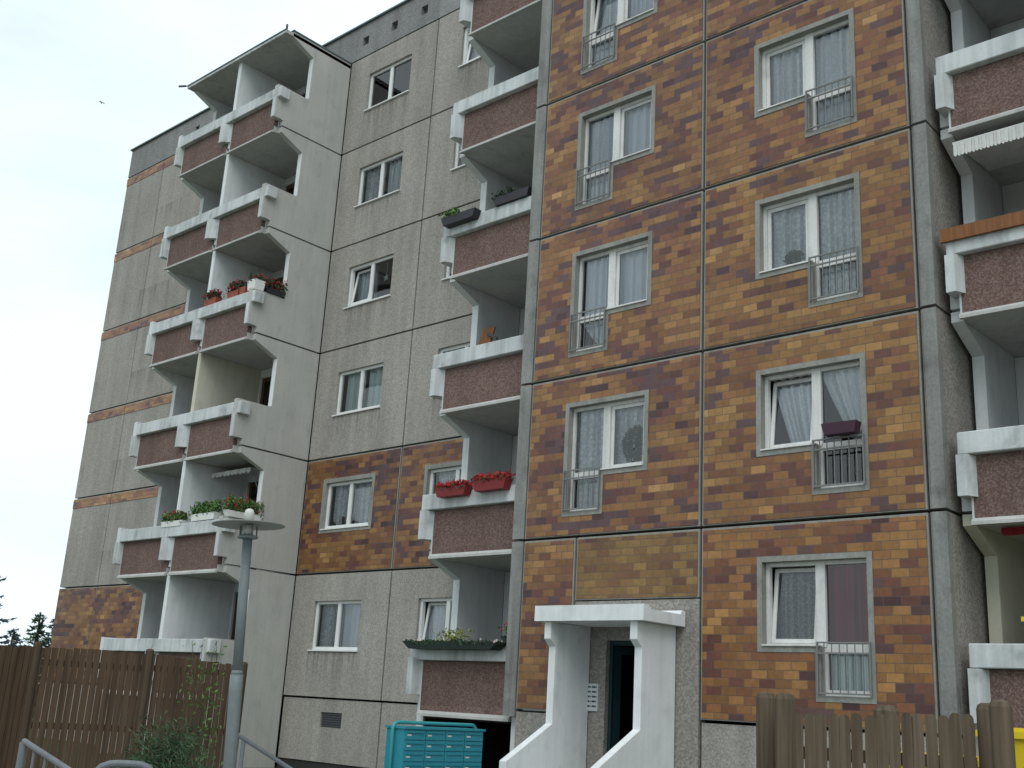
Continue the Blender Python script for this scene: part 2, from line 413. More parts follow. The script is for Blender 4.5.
def ell(mir):
    """rectangles of the L-shaped opening of a tiled-bay window, in window coordinates"""
    a, b = (0, 1.73, .98, 2.31), (.88, 1.73, .34, .98)
    if mir: b = (0, .85, .34, .98)
    return [a, b]
W = 1.73
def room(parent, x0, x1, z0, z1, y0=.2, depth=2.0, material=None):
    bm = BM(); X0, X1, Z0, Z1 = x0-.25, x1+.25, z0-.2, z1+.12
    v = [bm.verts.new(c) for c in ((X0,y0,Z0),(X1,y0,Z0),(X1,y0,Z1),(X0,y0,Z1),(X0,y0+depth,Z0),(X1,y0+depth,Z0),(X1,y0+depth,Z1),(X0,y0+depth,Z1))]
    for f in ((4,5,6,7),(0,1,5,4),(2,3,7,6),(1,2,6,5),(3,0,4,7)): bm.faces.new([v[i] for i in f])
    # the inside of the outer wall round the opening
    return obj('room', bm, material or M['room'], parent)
def drape(bm, x0, x1, zt, zb, y, shape='full', folds=None, side=1):
    n = max(8, int((x1-x0)*34)); ph = random.random()*6; k = folds or 26
    A = []
    for i in range(n+1):
        f = i/n; x = x0+(x1-x0)*f
        yy = y+.04*math.sin(ph+x*k*1.6)+.02*math.sin(ph*2+x*k*3.7)
        A.append((f, x, yy))
    rows = 10; grid = []
    for j in range(rows+1):
        g = j/rows; r = []
        for f, x, yy in A:
            z = zt+(zb-zt)*g; xx = x
            if shape == 'tied':        # gathered to one side lower down
                s = 1-(.72 if side != 2 else .42)*g**1.2
                xx = (x0+(x-x0)*s) if side < 0 else (x1-(x1-x)*s)
            if shape == 'scallop':
                z = zt+(zb-zt)*g*(.72+.28*abs(math.sin(math.pi*f*2)))
            r.append(bm.verts.new((xx, yy, z)))
        grid.append(r)
    for j in range(rows):
        for i in range(n): bm.faces.new((grid[j][i], grid[j][i+1], grid[j+1][i+1], grid[j+1][i]))

def tilt_pt(p, z0, ang):
    x, y, z = p; y0 = .14
    return (x, y0+(y-y0)*math.cos(ang)+(z-z0)*math.sin(ang), z0+(z-z0)*math.cos(ang)-(y-y0)*math.sin(ang))
def sash_bm(x0, x1, z0, z1, y0, y1, wd, ang=0):
    bm = BM()
    wall(bm, x0, x1, z0, z1, y0, y1, [(x0+wd, x1-wd, z0+wd, z1-wd)])
    if ang:
        for v in bm.verts: v.co = Vector(tilt_pt(v.co, z0, ang))
    return bm
def quad(bm, x0, x1, z0, z1, y, ang=0, zr=0):
    pts = [(x0,y,z0),(x1,y,z0),(x1,y,z1),(x0,y,z1)]
    if ang: pts = [tilt_pt(q, zr, ang) for q in pts]
    bm.faces.new([bm.verts.new(q) for q in pts])

def tiled_bay_window(x, k, mir, tilt=None, curt=None, label=None):
    loc = (x, 0, lev(k))
    MX = (lambda a, b: (W-b, W-a)) if mir else (lambda a, b: (a, b))
    def mbox(bm, a, b, *r): box(bm, *MX(a, b), *r)
    xs = [0, .08, .88, .96, 1.65, 1.73]; zs = [.34, .42, .98, 1.06, 2.23, 2.31]
    bm = BM()
    def solid(xx, z):
        if mir: xx = W-xx
        outer = z > .98 or xx > .88
        inner = (.08 < xx < 1.65 and 1.06 < z < 2.23) or (.96 < xx < 1.65 and .42 < z < 1.2)
        return outer and not inner
    cells(bm, [W-q for q in xs] if mir else xs, zs, solid, -.024, .2)
    wn = obj('window', bm, M['trim'], B, loc)
    if label: wn['label'] = label
    bm = BM(); y0, y1 = .10, .175
    mbox(bm, .08, .135, y0, y1, 1.06, 2.23); mbox(bm, .85, .99, y0-.01, y1, 1.06, 2.23); mbox(bm, 1.605, 1.65, y0, y1, .42, 2.23)
    mbox(bm, .135, .85, y0, y1, 1.06, 1.105); mbox(bm, .135, .85, y0, y1, 2.175, 2.23); mbox(bm, .99, 1.605, y0, y1, 2.175, 2.23)
    mbox(bm, .96, 1.0, y0, y1, .42, 1.058); mbox(bm, 1.0, 1.605, y0, y1, .42, .50); mbox(bm, 1.0, 1.605, y0, y1, .99, 1.10)
    mbox(bm, .08, .96, -.05, .10, 1.062, 1.082)   # window board
    obj('frame', bm, M['frame_old'], wn)
    a1 = R(7) if tilt in ('wide', 'both') else 0; a2 = R(7) if tilt in ('door', 'both') else 0
    s = MX(.14, .845); obj('sash', sash_bm(s[0], s[1], 1.11, 2.17, .125, .17, .058, a1), M['frame_old'], wn)
    d = MX(.995, 1.6)
    bm = BM(); quad(bm, s[0]+.04, s[1]-.04, 1.15, 2.13, .145, a1, 1.11)
    if a2:
        quad(bm, d[0]+.05, d[1]-.05, 1.16, 2.12, .145, a2, 1.1)
    else: quad(bm, d[0], d[1], 1.10, 2.175, .14)
    quad(bm, d[0], d[1], .50, .99, .14)
    obj('pane', bm, M['glass'], wn)
    if a2: obj('sash', sash_bm(d[0], d[1], 1.11, 2.17, .125, .17, .058, a2), M['frame_old'], wn)
    for (pn, shape, mm, sd_) in curt or ():
        bm = BM()
        if pn == 'wide': drape(bm, *MX(.12, .88), 2.22, 1.08, .34 if a1 else .24, shape, side=sd_)
        elif pn == 'door': drape(bm, *MX(.95, 1.64), 2.22, 1.06, .34 if a2 else .24, shape, side=sd_)
        elif pn == 'low': drape(bm, *MX(.97, 1.64), 1.05, .44, .22, shape, side=sd_)
        obj('curtain', bm, M[mm], wn)
    room(wn, 0, W, .34, 2.31)
    # safety railing in front of the glazed door
    bm = BM(); a, b = MX(.92, 1.69); z0, z1 = .44, 1.12
    for xx in (a, b-.022): box(bm, xx, xx+.022, -.075, -.045, z0-.02, z1)
    for zz in (z0, z1-.16, z1-.022): box(bm, a+.022, b-.022, -.07, -.05, zz, zz+.022)
    nb = 7
    for i in range(1, nb):
        xx = a+(b-a)*i/nb; box(bm, xx-.006, xx+.006, -.066, -.054, z0+.022, z1-.16)
        box(bm, xx-.006, xx+.006, -.066, -.054, z1-.138, z1-.022)
    for xx in (a, b-.022):
        for zz in (z0+.05, z1-.1): box(bm, xx+.003, xx+.019, -.045, -.02, zz, zz+.02)
    obj('railing', bm, M['metal'], wn)
    return wn

def plain_window(x, k, y, trim=False, tilt=None, curt=None, ww=1.68, label=None, mm='frame'):
    z0, z1 = 1.05, 2.16
    loc = (x, y, lev(k)); bm = BM()
    if trim:
        wall(bm, -.1, ww+.1, z0-.1, z1+.1, -.024, .2, [(0, ww, z0, z1)])
        wn = obj('window', bm, M['trim'], B, loc); par = wn; bm = BM()
        nm = 'frame'
    wall(bm, 0, ww, z0, z1, .07, .15, [(.075, ww/2-.055, z0+.08, z1-.065), (ww/2+.055, ww-.075, z0+.08, z1-.065)])
    box(bm, -.03, ww+.03, -.045, .069, z0-.025, z0+.004)
    if trim: obj('frame', bm, M[mm], wn)
    else: wn = obj('window', bm, M[mm], B, loc)
    if label: wn['label'] = label
    sides = {'a': (.075, ww/2-.055), 'b': (ww/2+.055, ww-.075)}
    bm = BM()
    for key, (a, b) in sides.items():
        ang = R(8) if tilt == key else 0
        if ang:
            obj('sash', sash_bm(a+.01, b-.01, z0+.085, z1-.07, .09, .13, .06, ang), M[mm], wn)
        quad(bm, a+(.05 if ang else 0), b-(.05 if ang else 0), z0+.08+(.05 if ang else 0), z1-.065-(.05 if ang else 0), .11, ang, z0+.085)
    obj('pane', bm, M['glass'], wn)
    for (pn, shape, cm, sd_) in curt or ():
        bm = BM(); a, b = sides.get(pn, (.05, ww-.05))
        drape(bm, a-.02, b+.02, z1-.02, z0+.08, .34 if tilt else .26, shape, side=sd_)
        obj('curtain', bm, M[cm], wn)
    room(wn, 0, ww, z0, z1, .2)
    return wn

# ---- tiled bay (plane Y = 0)
XL, XM, XR = -3.555, 0.0, 3.485
YF = 0.0
def bay_panel(x0, x1, k, holes, tm, z0=None, z1=None, name='tiled_panel'):
    z0 = lev(k)+G0 if z0 is None else z0; z1 = lev(k+1)-G0 if z1 is None else z1
    bm = BM(); wall(bm, x0+G0, x1-G0, z0, z1, YF, .2, holes)
    pnl = obj(name, bm, M['edge'], B)
    bm = BM(); wall(bm, x0+.05, x1-.05, z0+.02, z1-.035, -.014, .004, holes)
    obj('tile_cladding', bm, M[tm], pnl)
    return pnl
for k in range(NL):
    dz = lev(k)
    hr = [(.96+a, .96+b, c+dz, d+dz) for a, b, c, d in ell(False)]
    bay_panel(XM, XR, k, hr, ('tile_warm', 'tile_mid', 'tile_mid')[k] if k < 3 else 'tile')
    if k:
        hl = [(-2.73+a, -2.73+b, c+dz, d+dz) for a, b, c, d in ell(True)]
        bay_panel(XL, XM, k, hl, 'tile')
# entrance storey, left half: a tiled strip, a yellow tiled panel, bare concrete round the door
bay_panel(XL, -2.40, 0, (), 'tile')
bay_panel(-2.40, XM, 0, (), 'tile_yellow', z0=1.76)
DX0, DX1, DZ0, DZ1 = -1.72, -.56, -.92, 1.13
bm = BM(); wall(bm, -2.40+G0, XM-G0, -1.6, 1.74, .01, .2, [(DX0, DX1, -1.6, DZ1)])
obj('entrance_wall', bm, M['sidepeb'], B)
bm = BM(); wall(bm, XL, -2.40-G0, -1.6, -G0, .03, .2)
obj('basement_panel', bm, M['sidepeb'], B)
bm = BM(); wall(bm, XM+G0, XR, -1.6, -G0, .03, .2)
obj('basement_panel', bm, M['concrete'], B)
# attic above the bay
bm = BM(); wall(bm, XL-.25, XR+.235, NL*H+G0, 17.85, -.03, .2); obj('attic_panel', bm, M['attic'], B)
# strips at both ends of the bay, one per storey
for k in range(-1, NL):
    z0 = lev(k)+G0 if k >= 0 else -1.6; z1 = lev(k+1)-G0
    if k >= 0:
        bm = BM(); prism(bm, [(-3.80, -.03), (XL-.04, -.03), (XL-.012, 0), (XL-.012, .2), (-3.80, .2)], 'z', z0-(.12 if k == 0 else 0), z1)
        obj('corner_strip', bm, M['strip'], B)
    bm = BM(); prism(bm, [(XR+.012, .0), (XR+.05, -.03), (3.72, -.03), (3.72, .10), (XR+.012, .10)], 'z', z0, z1); obj('corner_strip', bm, M['strip'], B)
    bm = BM(); box(bm, XR+.012, 3.718, .10, 2.28, z0, z1); obj('bay_side_wall', bm, M['sidepeb'], B)
    bm = BM(); box(bm, -3.80, -3.60, .2, YG, z0, z1); obj('bay_side_wall', bm, M['loggia'], B)

full = [('wide', 'full', 'lace', 1), ('door', 'full', 'lace', 1), ('low', 'full', 'lace', 1)]
dense = [('wide', 'full', 'lacedense', 1), ('door', 'full', 'lacedense', 1), ('low', 'full', 'sheer', 1)]
sheer = [('wide', 'full', 'plain', 1), ('door', 'full', 'sheer', 1), ('low', 'full', 'plain', 1)]
folds_ = [('wide', 'full', 'plain', 1), ('door', 'full', 'plain', 1), ('low', 'tied', 'plain', 1)]
tiled_bay_window(.96, 0, False, 'wide', [('wide', 'full', 'greylace', 1), ('door', 'full', 'curtainred', 1), ('low', 'full', 'paleblind', 1)], 'window with a dark red curtain and tilted left sash')
tiled_bay_window(.96, 1, False, 'wide', [('wide', 'tied', 'lacedense', 2), ('door', 'tied', 'lacedense', 1)], 'window with tied-back lace curtains and a dark flower box on its rail')
tiled_bay_window(.96, 2, False, None, full)
tiled_bay_window(.96, 3, False, None, dense)
tiled_bay_window(.96, 4, False, None, sheer)
tiled_bay_window(-2.73, 1, True, None, full)
tiled_bay_window(-2.73, 2, True, None, folds_)
tiled_bay_window(-2.73, 3, True, None, sheer)
tiled_bay_window(-2.73, 4, True, 'door', sheer, 'window with its door sash tilted open')
for k in (5,):
    tiled_bay_window(.96, k, False, None, full); tiled_bay_window(-2.73, k, True, None, dense)

# ---- entrance door and porch
bm = BM(); wall(bm, DX0, DX1, DZ0, DZ1, .10, .19, [(DX0+.06, DX1-.06, DZ0, DZ1-.07)])
TD = mat('teal_door_paint', (.01, .03, .034), .5)
dr = obj('entrance_door', bm, TD, B); dr['label'] = 'teal entrance door standing open onto a dark hallway'
bm = BM(); wall(bm, 0, .98, DZ0+.02, DZ1-.08, 0, .05, [(.12, .86, DZ0+.3, DZ1-.2)])
RM = Matrix.Translation((DX0+.07, .16, 0)) @ Matrix.Rotation(R(74), 4, 'Z')
bmesh.ops.transform(bm, matrix=RM, verts=bm.verts); obj('door_leaf', bm, TD, dr)
bm = BM(); quad(bm, .12, .86, DZ0+.3, DZ1-.2, .025); bmesh.ops.transform(bm, matrix=RM, verts=bm.verts); obj('pane', bm, M['glass'], dr)
bm = BM(); tube(bm, [(.90, -.06, -.1), (.90, -.06, .25)], .013); box(bm, .89, .91, -.06, -.001, -.08, -.06); box(bm, .89, .91, -.06, -.001, .21, .23)
bmesh.ops.transform(bm, matrix=RM, verts=bm.verts); obj('handle', bm, M['steel'], dr)
room(dr, DX0, DX1, DZ0, DZ1, .2, 3, M['shaded'])
bm = BM(); box(bm, -2.07, -1.83, -.03, .009, .055, .465)
sg = obj('doorbell_panel', bm, M['plate'], B)
bm = BM()
for i in range(5):
    for j in (0, 1):
        z = .415-i*.072; x = -2.05+j*.11
        box(bm, x, x+.06, -.034, -.031, z-.016, z+.012); box(bm, x+.07, x+.088, -.038, -.031, z-.012, z+.008)
obj('doorbell_buttons', bm, M['ink'], sg)
bm = BM()
prism(bm, [(-1.08, 1.33), (-1.08, 1.56), (-.96, 1.56), (-.9, 1.50), (-.14, 1.50), (-.10, 1.56), (-.015, 1.56), (-.015, 1.33)], 'x', -2.29, -.25)
pc = obj('porch', bm, M['whiteclean'], B); pc['label'] = 'white concrete entrance porch with canopy slab and two sloped side walls'
for x0, x1 in ((-2.15, -2.02), (-.54, -.41)):
    bm = BM()
    prism(bm, [(-.015, 1.329), (-1.0, 1.329), (-1.0, 1.07), (-.86, .97), (-.86, -.17), (-1.86, -.70), (-1.86, GZ), (-.015, GZ)], 'x', x0, x1)
    bmesh.ops.bevel(bm, geom=bm.edges[:], offset=.008, segments=1, affect='EDGES')
    obj('side_wall', bm, M['whiteclean'], pc)
bm = BM()
for i in range(4): box(bm, -2.015, -.545, -1.7+i*.3, -.02 if i == 3 else -1.7+(i+1)*.3-.002, GZ+.006, GZ+.17*(i+1))
obj('step', bm, M['slab'], pc)

# ---- grey facade (plane Y = YG): two panels per storey between the tower and the middle balconies
XC, XJ, XE = -12.86, -9.425, -6.24
gw = [(-12.03, 1.68), (-8.5, 1.68)]
for k in range(NL):
    z0, z1 = lev(k)+G0, lev(k+1)-G0
    for (a, b), (wx, wv) in zip(((XC, XJ), (XJ, XE)), gw):
        e = .1 if k == 1 else 0
        hole = [(wx-e, wx+wv+e, lev(k)+1.05-e, lev(k)+2.16+e)]
        bm = BM(); wall(bm, a+G0, b-G0, z0, z1, YG, YG+.2, hole)
        if k == 1:
            pnl = obj('tiled_panel', bm, M['edge'], B)
            bm = BM(); wall(bm, a+.05, b-.05, z0+.02, z1-.035, YG-.014, YG+.004, hole); obj('tile_cladding', bm, M['tile'], pnl)
        else: obj('concrete_panel', bm, M['concrete'], B)
for a, b in ((XC, XJ), (XJ, XE)):
    hole = [(-11.43, -10.70, -.62, -.30)] if a == XC else ()
    bm = BM(); wall(bm, a+G0, b-G0, -1.36, -G0, YG+.03, YG+.2, hole); obj('basement_panel', bm, M['concrete'], B)
    bm = BM(); wall(bm, a+.002, b-.002, GZ, -1.37, YG+.06, YG+.2); obj('plinth', bm, M['dark'], B)
bm = BM(); box(bm, -11.43, -10.70, YG+.08, YG+.16, -.62, -.30)
for i in range(6): box(bm, -11.41, -10.72, YG+.055, YG+.08, -.60+i*.05, -.575+i*.05)
bw = obj('basement_vent', bm, M['grille'], B)
bm = BM(); vh = []
for vx in [-12.33+i*1.16 for i in range(9) if -12.33+i*1.16 < XE-.2]: vh.append((vx-.12, vx+.12, 17.18, 17.44))
wall(bm, -17.45, -3.81, NL*H+G0, 17.85, YG, YG+.2, vh); obj('attic_panel', bm, M['attic'], B)
for i, h in enumerate(vh):
    bm = BM(); box(bm, h[0], h[1], YG+.11, YG+.17, h[2], h[3]); obj('attic_vent', bm, M['grille'], B)
bm = BM(); box(bm, -24.8, -3.78, YG-.06, YG+.24, 17.852, 17.90); obj('roof_flashing', bm, M['flash'], B)
plain_window(-12.03, 0, YG, False, None, [('a', 'full', 'lace', 1), ('b', 'full', 'plain', 1)])
plain_window(-12.03, 1, YG, True, None, [('a', 'scallop', 'lace', 1), ('b', 'full', 'lace', 1)])
plain_window(-12.03, 2, YG, False, None, [('a', 'full', 'paleblind', 1), ('b', 'full', 'paleblind', 1)], label='window with pale blinds')
plain_window(-12.03, 3, YG, False, 'a', [('a', 'full', 'sheer', 1)], label='window with tilted left sash and a dark right half')
plain_window(-12.03, 4, YG, False, None, [('a', 'full', 'lace', 1), ('b', 'full', 'lacedense', 1)])
plain_window(-12.03, 5, YG, False, None, [])
for k in range(NL):
    plain_window(-8.5, k, YG, k == 1, 'a' if k in (0, 5) else None, [('a', 'full', 'lacedense' if k == 0 else 'lace', 1)])

# ---- left end of the block
XH, XHJ, XT0, XT1 = -24.75, -22.4, -17.56, -12.88
for k in range(NL):
    z0, z1 = lev(k)+G0, lev(k+1)-G0
    for a, b in ((XH, XHJ), (XHJ, XT0+.1)):
        bm = BM(); wall(bm, a+G0*.8, b-G0*.8, z0, z1, YG, YG+.2)
        pnl = obj('concrete_panel' if k else 'tiled_panel', bm, M['concrete'] if k else M['edge'], B)
        bm = BM()
        if k == 0: wall(bm, a+.04, b-.04, z0+.02, z1-.03, YG-.014, YG+.004)
        else: wall(bm, a+.01, b-.01, z1-.30, z1-.03, YG-.014, YG+.004)
        obj('tile_cladding', bm, M['tile_band' if k else 'tile'], pnl)
bm = BM(); wall(bm, XH, XT0+.1, NL*H+G0-.2+.2, 17.85, YG, YG+.2, [(-20.72, -20.48, 17.2, 17.45)]); obj('attic_panel', bm, M['attic'], B)
bm = BM(); wall(bm, XH, XT0+.1, GZ, -G0, YG+.03, YG+.2); obj('basement_panel', bm, M['concrete'], B)
# end wall, rear wall, roof close the block
bm = BM(); box(bm, XH, XH+.2, YG+.2, 13, GZ, 17.85); obj('end_wall', bm, M['concrete'], B)
bm = BM(); box(bm, XH, 14, 13, 13.2, GZ, 17.85); obj('rear_wall', bm, M['concrete'], B)
bm = BM(); box(bm, XH+.2, 14, YG+.2, 13, 17.4, 17.6); box(bm, -3.6, 3.5, .2, YG+.19, 17.4, 17.6); obj('roof', bm, M['attic'], B)

# ---- balcony stacks
def side_profile(k, bottom=None, base=None):
    z = lev(k); b = z+G0
    if k == 0 and base is not None:
        pts = [(YG-.002, base), (.32, base), (.32, z+.16), (.06, z+.19)]
    else:
        pts = [(YG-.002, b), (.32, b), (.32, z+.16), (.06, z+.19)]
    t = .06 if k == 0 else 0
    pts += [(.06, z+1.09+t), (1.03, z+1.09+t), (1.03, z+2.33), (.32, z+2.63), (.32, z+H-G0), (YG-.002, z+H-G0)]
    return pts
def inner_profile(k, base=None):
    z = lev(k); b = z+G0 if not (k == 0 and base) else base
    return [(YG-.002, b), (.32, b), (.32, z+.9), (1.03, z+.9), (1.03, z+2.33), (.32, z+2.63), (.32, z+H-G0), (YG-.002, z+H-G0)]
def ear(bm, x0, x1, k, left):
    """parapet end block with a splayed inner face"""
    z = lev(k); t = .10 if k == 0 else 0
    if left: pts = [(x0, .03), (x0+.13, .03), (x1, .2), (x1, .318), (x0, .318)]
    else: pts = [(x0, .2), (x1-.13, .03), (x1, .03), (x1, .318), (x0, .318)]
    prism(bm, pts, 'z', z+.17, z+.715+t)
def mid_ear(bm, x0, x1, k):
    z = lev(k); t = .10 if k == 0 else 0
    prism(bm, [(x0, .2), (x0+.02, .03), (x0+.14, .03), (x1, .2), (x1, .318), (x0, .318)], 'z', z+.17, z+.715+t)
def balcony(x0, x1, k, wl, wr, backw=True, rail=None, doorx=None, label=None, yback=YG, dt=None, wallm='loggia'):
    """x0..x1 clear width; wl, wr = end of rail left and right"""
    z = lev(k); t = (.10 if k == 0 else 0) if dt is None else dt
    bm = BM(); box(bm, x0, x1, .19, yback-.003, z-.165, z-.004)
    prism(bm, [(.13, z-.195), (.13, z-.15), (.19, z-.10), (.19, z-.195)], 'x', x0, x1)
    bc = obj('balcony', bm, M['slab'], B)
    if label: bc['label'] = label
    bm = BM(); box(bm, x0+.03, x1-.012, .2, .3, z-.0, z+.715+t); box(bm, x0+.03, x1-.012, .188, .199, z-.10, z+.715+t)
    obj('parapet_panel', bm, M['red'], bc)
    bm = BM(); box(bm, x0+.002, x0+.028, .18, .31, z-.15, z+.715+t); obj('parapet_frame', bm, M['white'], bc)
    bm = BM(); box(bm, wl, wr, .07, .36, z+.722+t, z+1.02+t)
    bmesh.ops.bevel(bm, geom=bm.edges[:], offset=.012, segments=1, affect='EDGES')
    obj('rail', bm, M['white'], bc)
    if backw:
        dx0 = x0+.22 if doorx is None else doorx; dx1 = min(dx0+1.55, x1-.15)
        bm = BM(); wall(bm, x0, x1, z+.0, z+H-.17, yback, yback+.16, [(dx0, dx0+.8, z+.08, z+2.42), (dx0+.8, dx1, z+.9, z+2.42)])
        obj('loggia_wall', bm, M[wallm], bc)
        bm = BM(); wall(bm, dx0, dx0+.8, z+.08, z+2.42, yback+.06, yback+.12, [(dx0+.09, dx0+.71, z+.25, z+2.3)])
        wall(bm, dx0+.801, dx1, z+.9, z+2.42, yback+.06, yback+.12, [(dx0+.87, dx1-.07, z+.98, z+2.32)])
        dd = obj('balcony_door', bm, M['brown'], B)
        bm = BM(); quad(bm, dx0+.09, dx0+.71, z+.25, z+2.3, yback+.09); quad(bm, dx0+.87, dx1-.07, z+.98, z+2.32, yback+.09); obj('pane', bm, M['glass'], dd)
        bm = BM(); quad(bm, dx0-.2, dx1+.2, z, z+2.4, yback+.6); obj('room', bm, M['shaded'], dd)  # near-black sheet behind the glass stands in for the unlit room
    return bc

# tower stack: two balconies per storey between the end walls
XD0, XD1 = -15.17, -15.03
for k in range(NL):
    z = lev(k)
    bm = BM(); prism(bm, side_profile(k, base=GZ), 'x', XT1-.15, XT1); obj('tower_side_wall', bm, M['side'], B)
    # pale painted front edge of the side wall
    bm = BM(); box(bm, XT1-.148, XT1-.002, 1.018, 1.0295, z+1.12+(.06 if k == 0 else 0), z+2.325); obj('wall_edge', bm, M['whiteclean'], B)
    bm = BM(); prism(bm, side_profile(k, base=GZ), 'x', XT0, XT0+.15); obj('tower_side_wall', bm, M['loggia'], B)
    bm = BM(); prism(bm, [(YG-.002, z+G0 if k else GZ), (.22, z+G0 if k else GZ), (.22, z+H-.17), (YG-.002, z+H-.17)], 'x', XD0, XD1); obj('balcony_divider', bm, M['whiteclean'] if k != 2 else M['loggia_yellow'], B)
    b1 = balcony(XT0+.16, XD0-.005, k, XT0-.01, XD0+.06, yback=2.05, doorx=XT0+.2)
    b2 = balcony(XD1+.005, XT1-.155, k, XD0+.065, XT1+.12, yback=2.05, doorx=XD1+.04)
    bm = BM(); ear(bm, XT0-.005, XT0+.17, k, True); obj('parapet_block', bm, M['white'], b1)
    bm = BM(); mid_ear(bm, XD0-.2, XD1+.02, k); obj('parapet_block', bm, M['white'], b2)
    bm = BM(); ear(bm, XT1-.17, XT1-.002, k, False)
    obj('parapet_block', bm, M['white'], b2)
# tower roof slab
bm = BM(); box(bm, XT0+.02, XT1+.0, .12, YG-.005, NL*H-.165, NL*H-.07)
tr_ = obj('tower_roof', bm, M['slab'], B)
bm = BM(); box(bm, XT0+.01, XT1-.02, .08, .118, NL*H-.165, NL*H-.09); obj('fascia', bm, M['white'], tr_)
bm = BM(); box(bm, XT0-.01, XT1-.02, .06, .315, NL*H-.086, NL*H-.06); box(bm, XT1-.17, XT1+.02, .30, YG-.01, NL*H-.018, NL*H+.02); obj('flashing', bm, M['flash'], tr_)
bm = BM(); prism(bm, [(.32, NL*H-.066), (YG-.005, NL*H-.066), (YG-.005, NL*H+.0), (.32, NL*H+.0)], 'x', XT0, XT1-.175); obj('roofing', bm, M['attic'], tr_)
bm = BM(); tube(bm, [(XT1-.05, .12, NL*H-.08), (XT1-.05, .12, NL*H+.1)], .03, 6); obj('vent_stub', bm, M['grille'], tr_)
bm = BM(); tube(bm, [(XT0-.05, .06, NL*H-.06), (XT0-.30, -.02, NL*H-.02)], .03, 6); obj('gutter_spout', bm, M['grille'], tr_)

# middle stack, right end dies into the strip of the tiled bay
for k in range(NL):
    z = lev(k)
    bm = BM(); prism(bm, inner_profile(k, base=GZ), 'x', -6.22, -6.05); obj('balcony_side_wall', bm, M['loggia'], B)
    bm = BM(); box(bm, -6.218, -6.052, 1.018, 1.0295, z+.92, z+2.325); obj('wall_edge', bm, M['whiteclean'], B)
    b = balcony(-6.04, -3.81, k, -6.27, -3.815, dt=.05 if k == 0 else 0, doorx=-5.8)
    bm = BM(); ear(bm, -6.255, -6.02, k, True)
    obj('parapet_block', bm, M['white'], b)
bm = BM(); box(bm, -6.05, -3.80, .25, YG-.003, NL*H-.165, NL*H-.01); obj('stack_roof', bm, M['slab'], B)
# cellar recess below the middle stack
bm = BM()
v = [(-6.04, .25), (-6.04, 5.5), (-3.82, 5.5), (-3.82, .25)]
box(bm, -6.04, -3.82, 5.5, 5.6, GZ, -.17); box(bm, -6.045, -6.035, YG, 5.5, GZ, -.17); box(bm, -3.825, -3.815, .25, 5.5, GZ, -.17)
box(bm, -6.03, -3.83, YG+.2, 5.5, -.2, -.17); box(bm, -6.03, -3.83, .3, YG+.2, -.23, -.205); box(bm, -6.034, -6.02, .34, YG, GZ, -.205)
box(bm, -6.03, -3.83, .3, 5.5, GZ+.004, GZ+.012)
obj('cellar_recess', bm, M['shaded'], B)  # recess deepened and coloured near-black to imitate the shade in it

# right-hand stack
for k in range(NL):
    z = lev(k)
    bm = BM(); prism(bm, inner_profile(k, base=GZ), 'x', 3.79, 3.96); obj('balcony_side_wall', bm, M['loggia_yellow'] if k == 0 else M['loggia'], B)
    bm = BM(); box(bm, 3.792, 3.958, 1.018, 1.0295, z+.92, z+2.325); obj('wall_edge', bm, M['loggia_yellow'] if k == 0 else M['whiteclean'], B)
    b1 = balcony(3.965, 6.10, k, 3.86, 6.3, doorx=4.9, wallm='loggia_yellow' if k == 0 else 'loggia')
    b2 = balcony(6.255, 8.40, k, 6.305, 8.5)
    bm = BM(); prism(bm, [(YG-.002, z+G0 if k else GZ), (.22, z+G0 if k else GZ), (.22, z+H-.17), (YG-.002, z+H-.17)], 'x', 6.105, 6.25); obj('balcony_divider', bm, M['loggia'], B)
    bm = BM(); prism(bm, side_profile(k, base=GZ), 'x', 8.405, 8.55); obj('tower_side_wall', bm, M['side'], B)
    bm = BM(); ear(bm, 3.85, 4.06, k, True); obj('parapet_block', bm, M['white'], b1)
    bm = BM(); mid_ear(bm, 6.06, 6.28, k); obj('parapet_block', bm, M['white'], b2)
    bm = BM(); ear(bm, 8.38, 8.548, k, False); obj('parapet_block', bm, M['white'], b2)
bm = BM(); box(bm, 3.79, 8.55, .05, YG-.003, NL*H-.165, NL*H); obj('tower_roof', bm, M['slab'], B)
for k in range(NL):
    bm = BM(); wall(bm, 8.56, 14, lev(k)+G0, lev(k+1)-G0, YG, YG+.2); obj('concrete_panel', bm, M['concrete'], B)
bm = BM(); wall(bm, 8.56, 14, GZ, -G0, YG+.03, YG+.2); obj('basement_panel', bm, M['concrete'], B)
bm = BM(); box(bm, 13.8, 14, YG+.2, 13, GZ, 17.85); obj('end_wall', bm, M['concrete'], B)
bm = BM(); wall(bm, 3.73, 14, NL*H+G0, 17.85, YG, YG+.2); obj('attic_panel', bm, M['attic'], B)

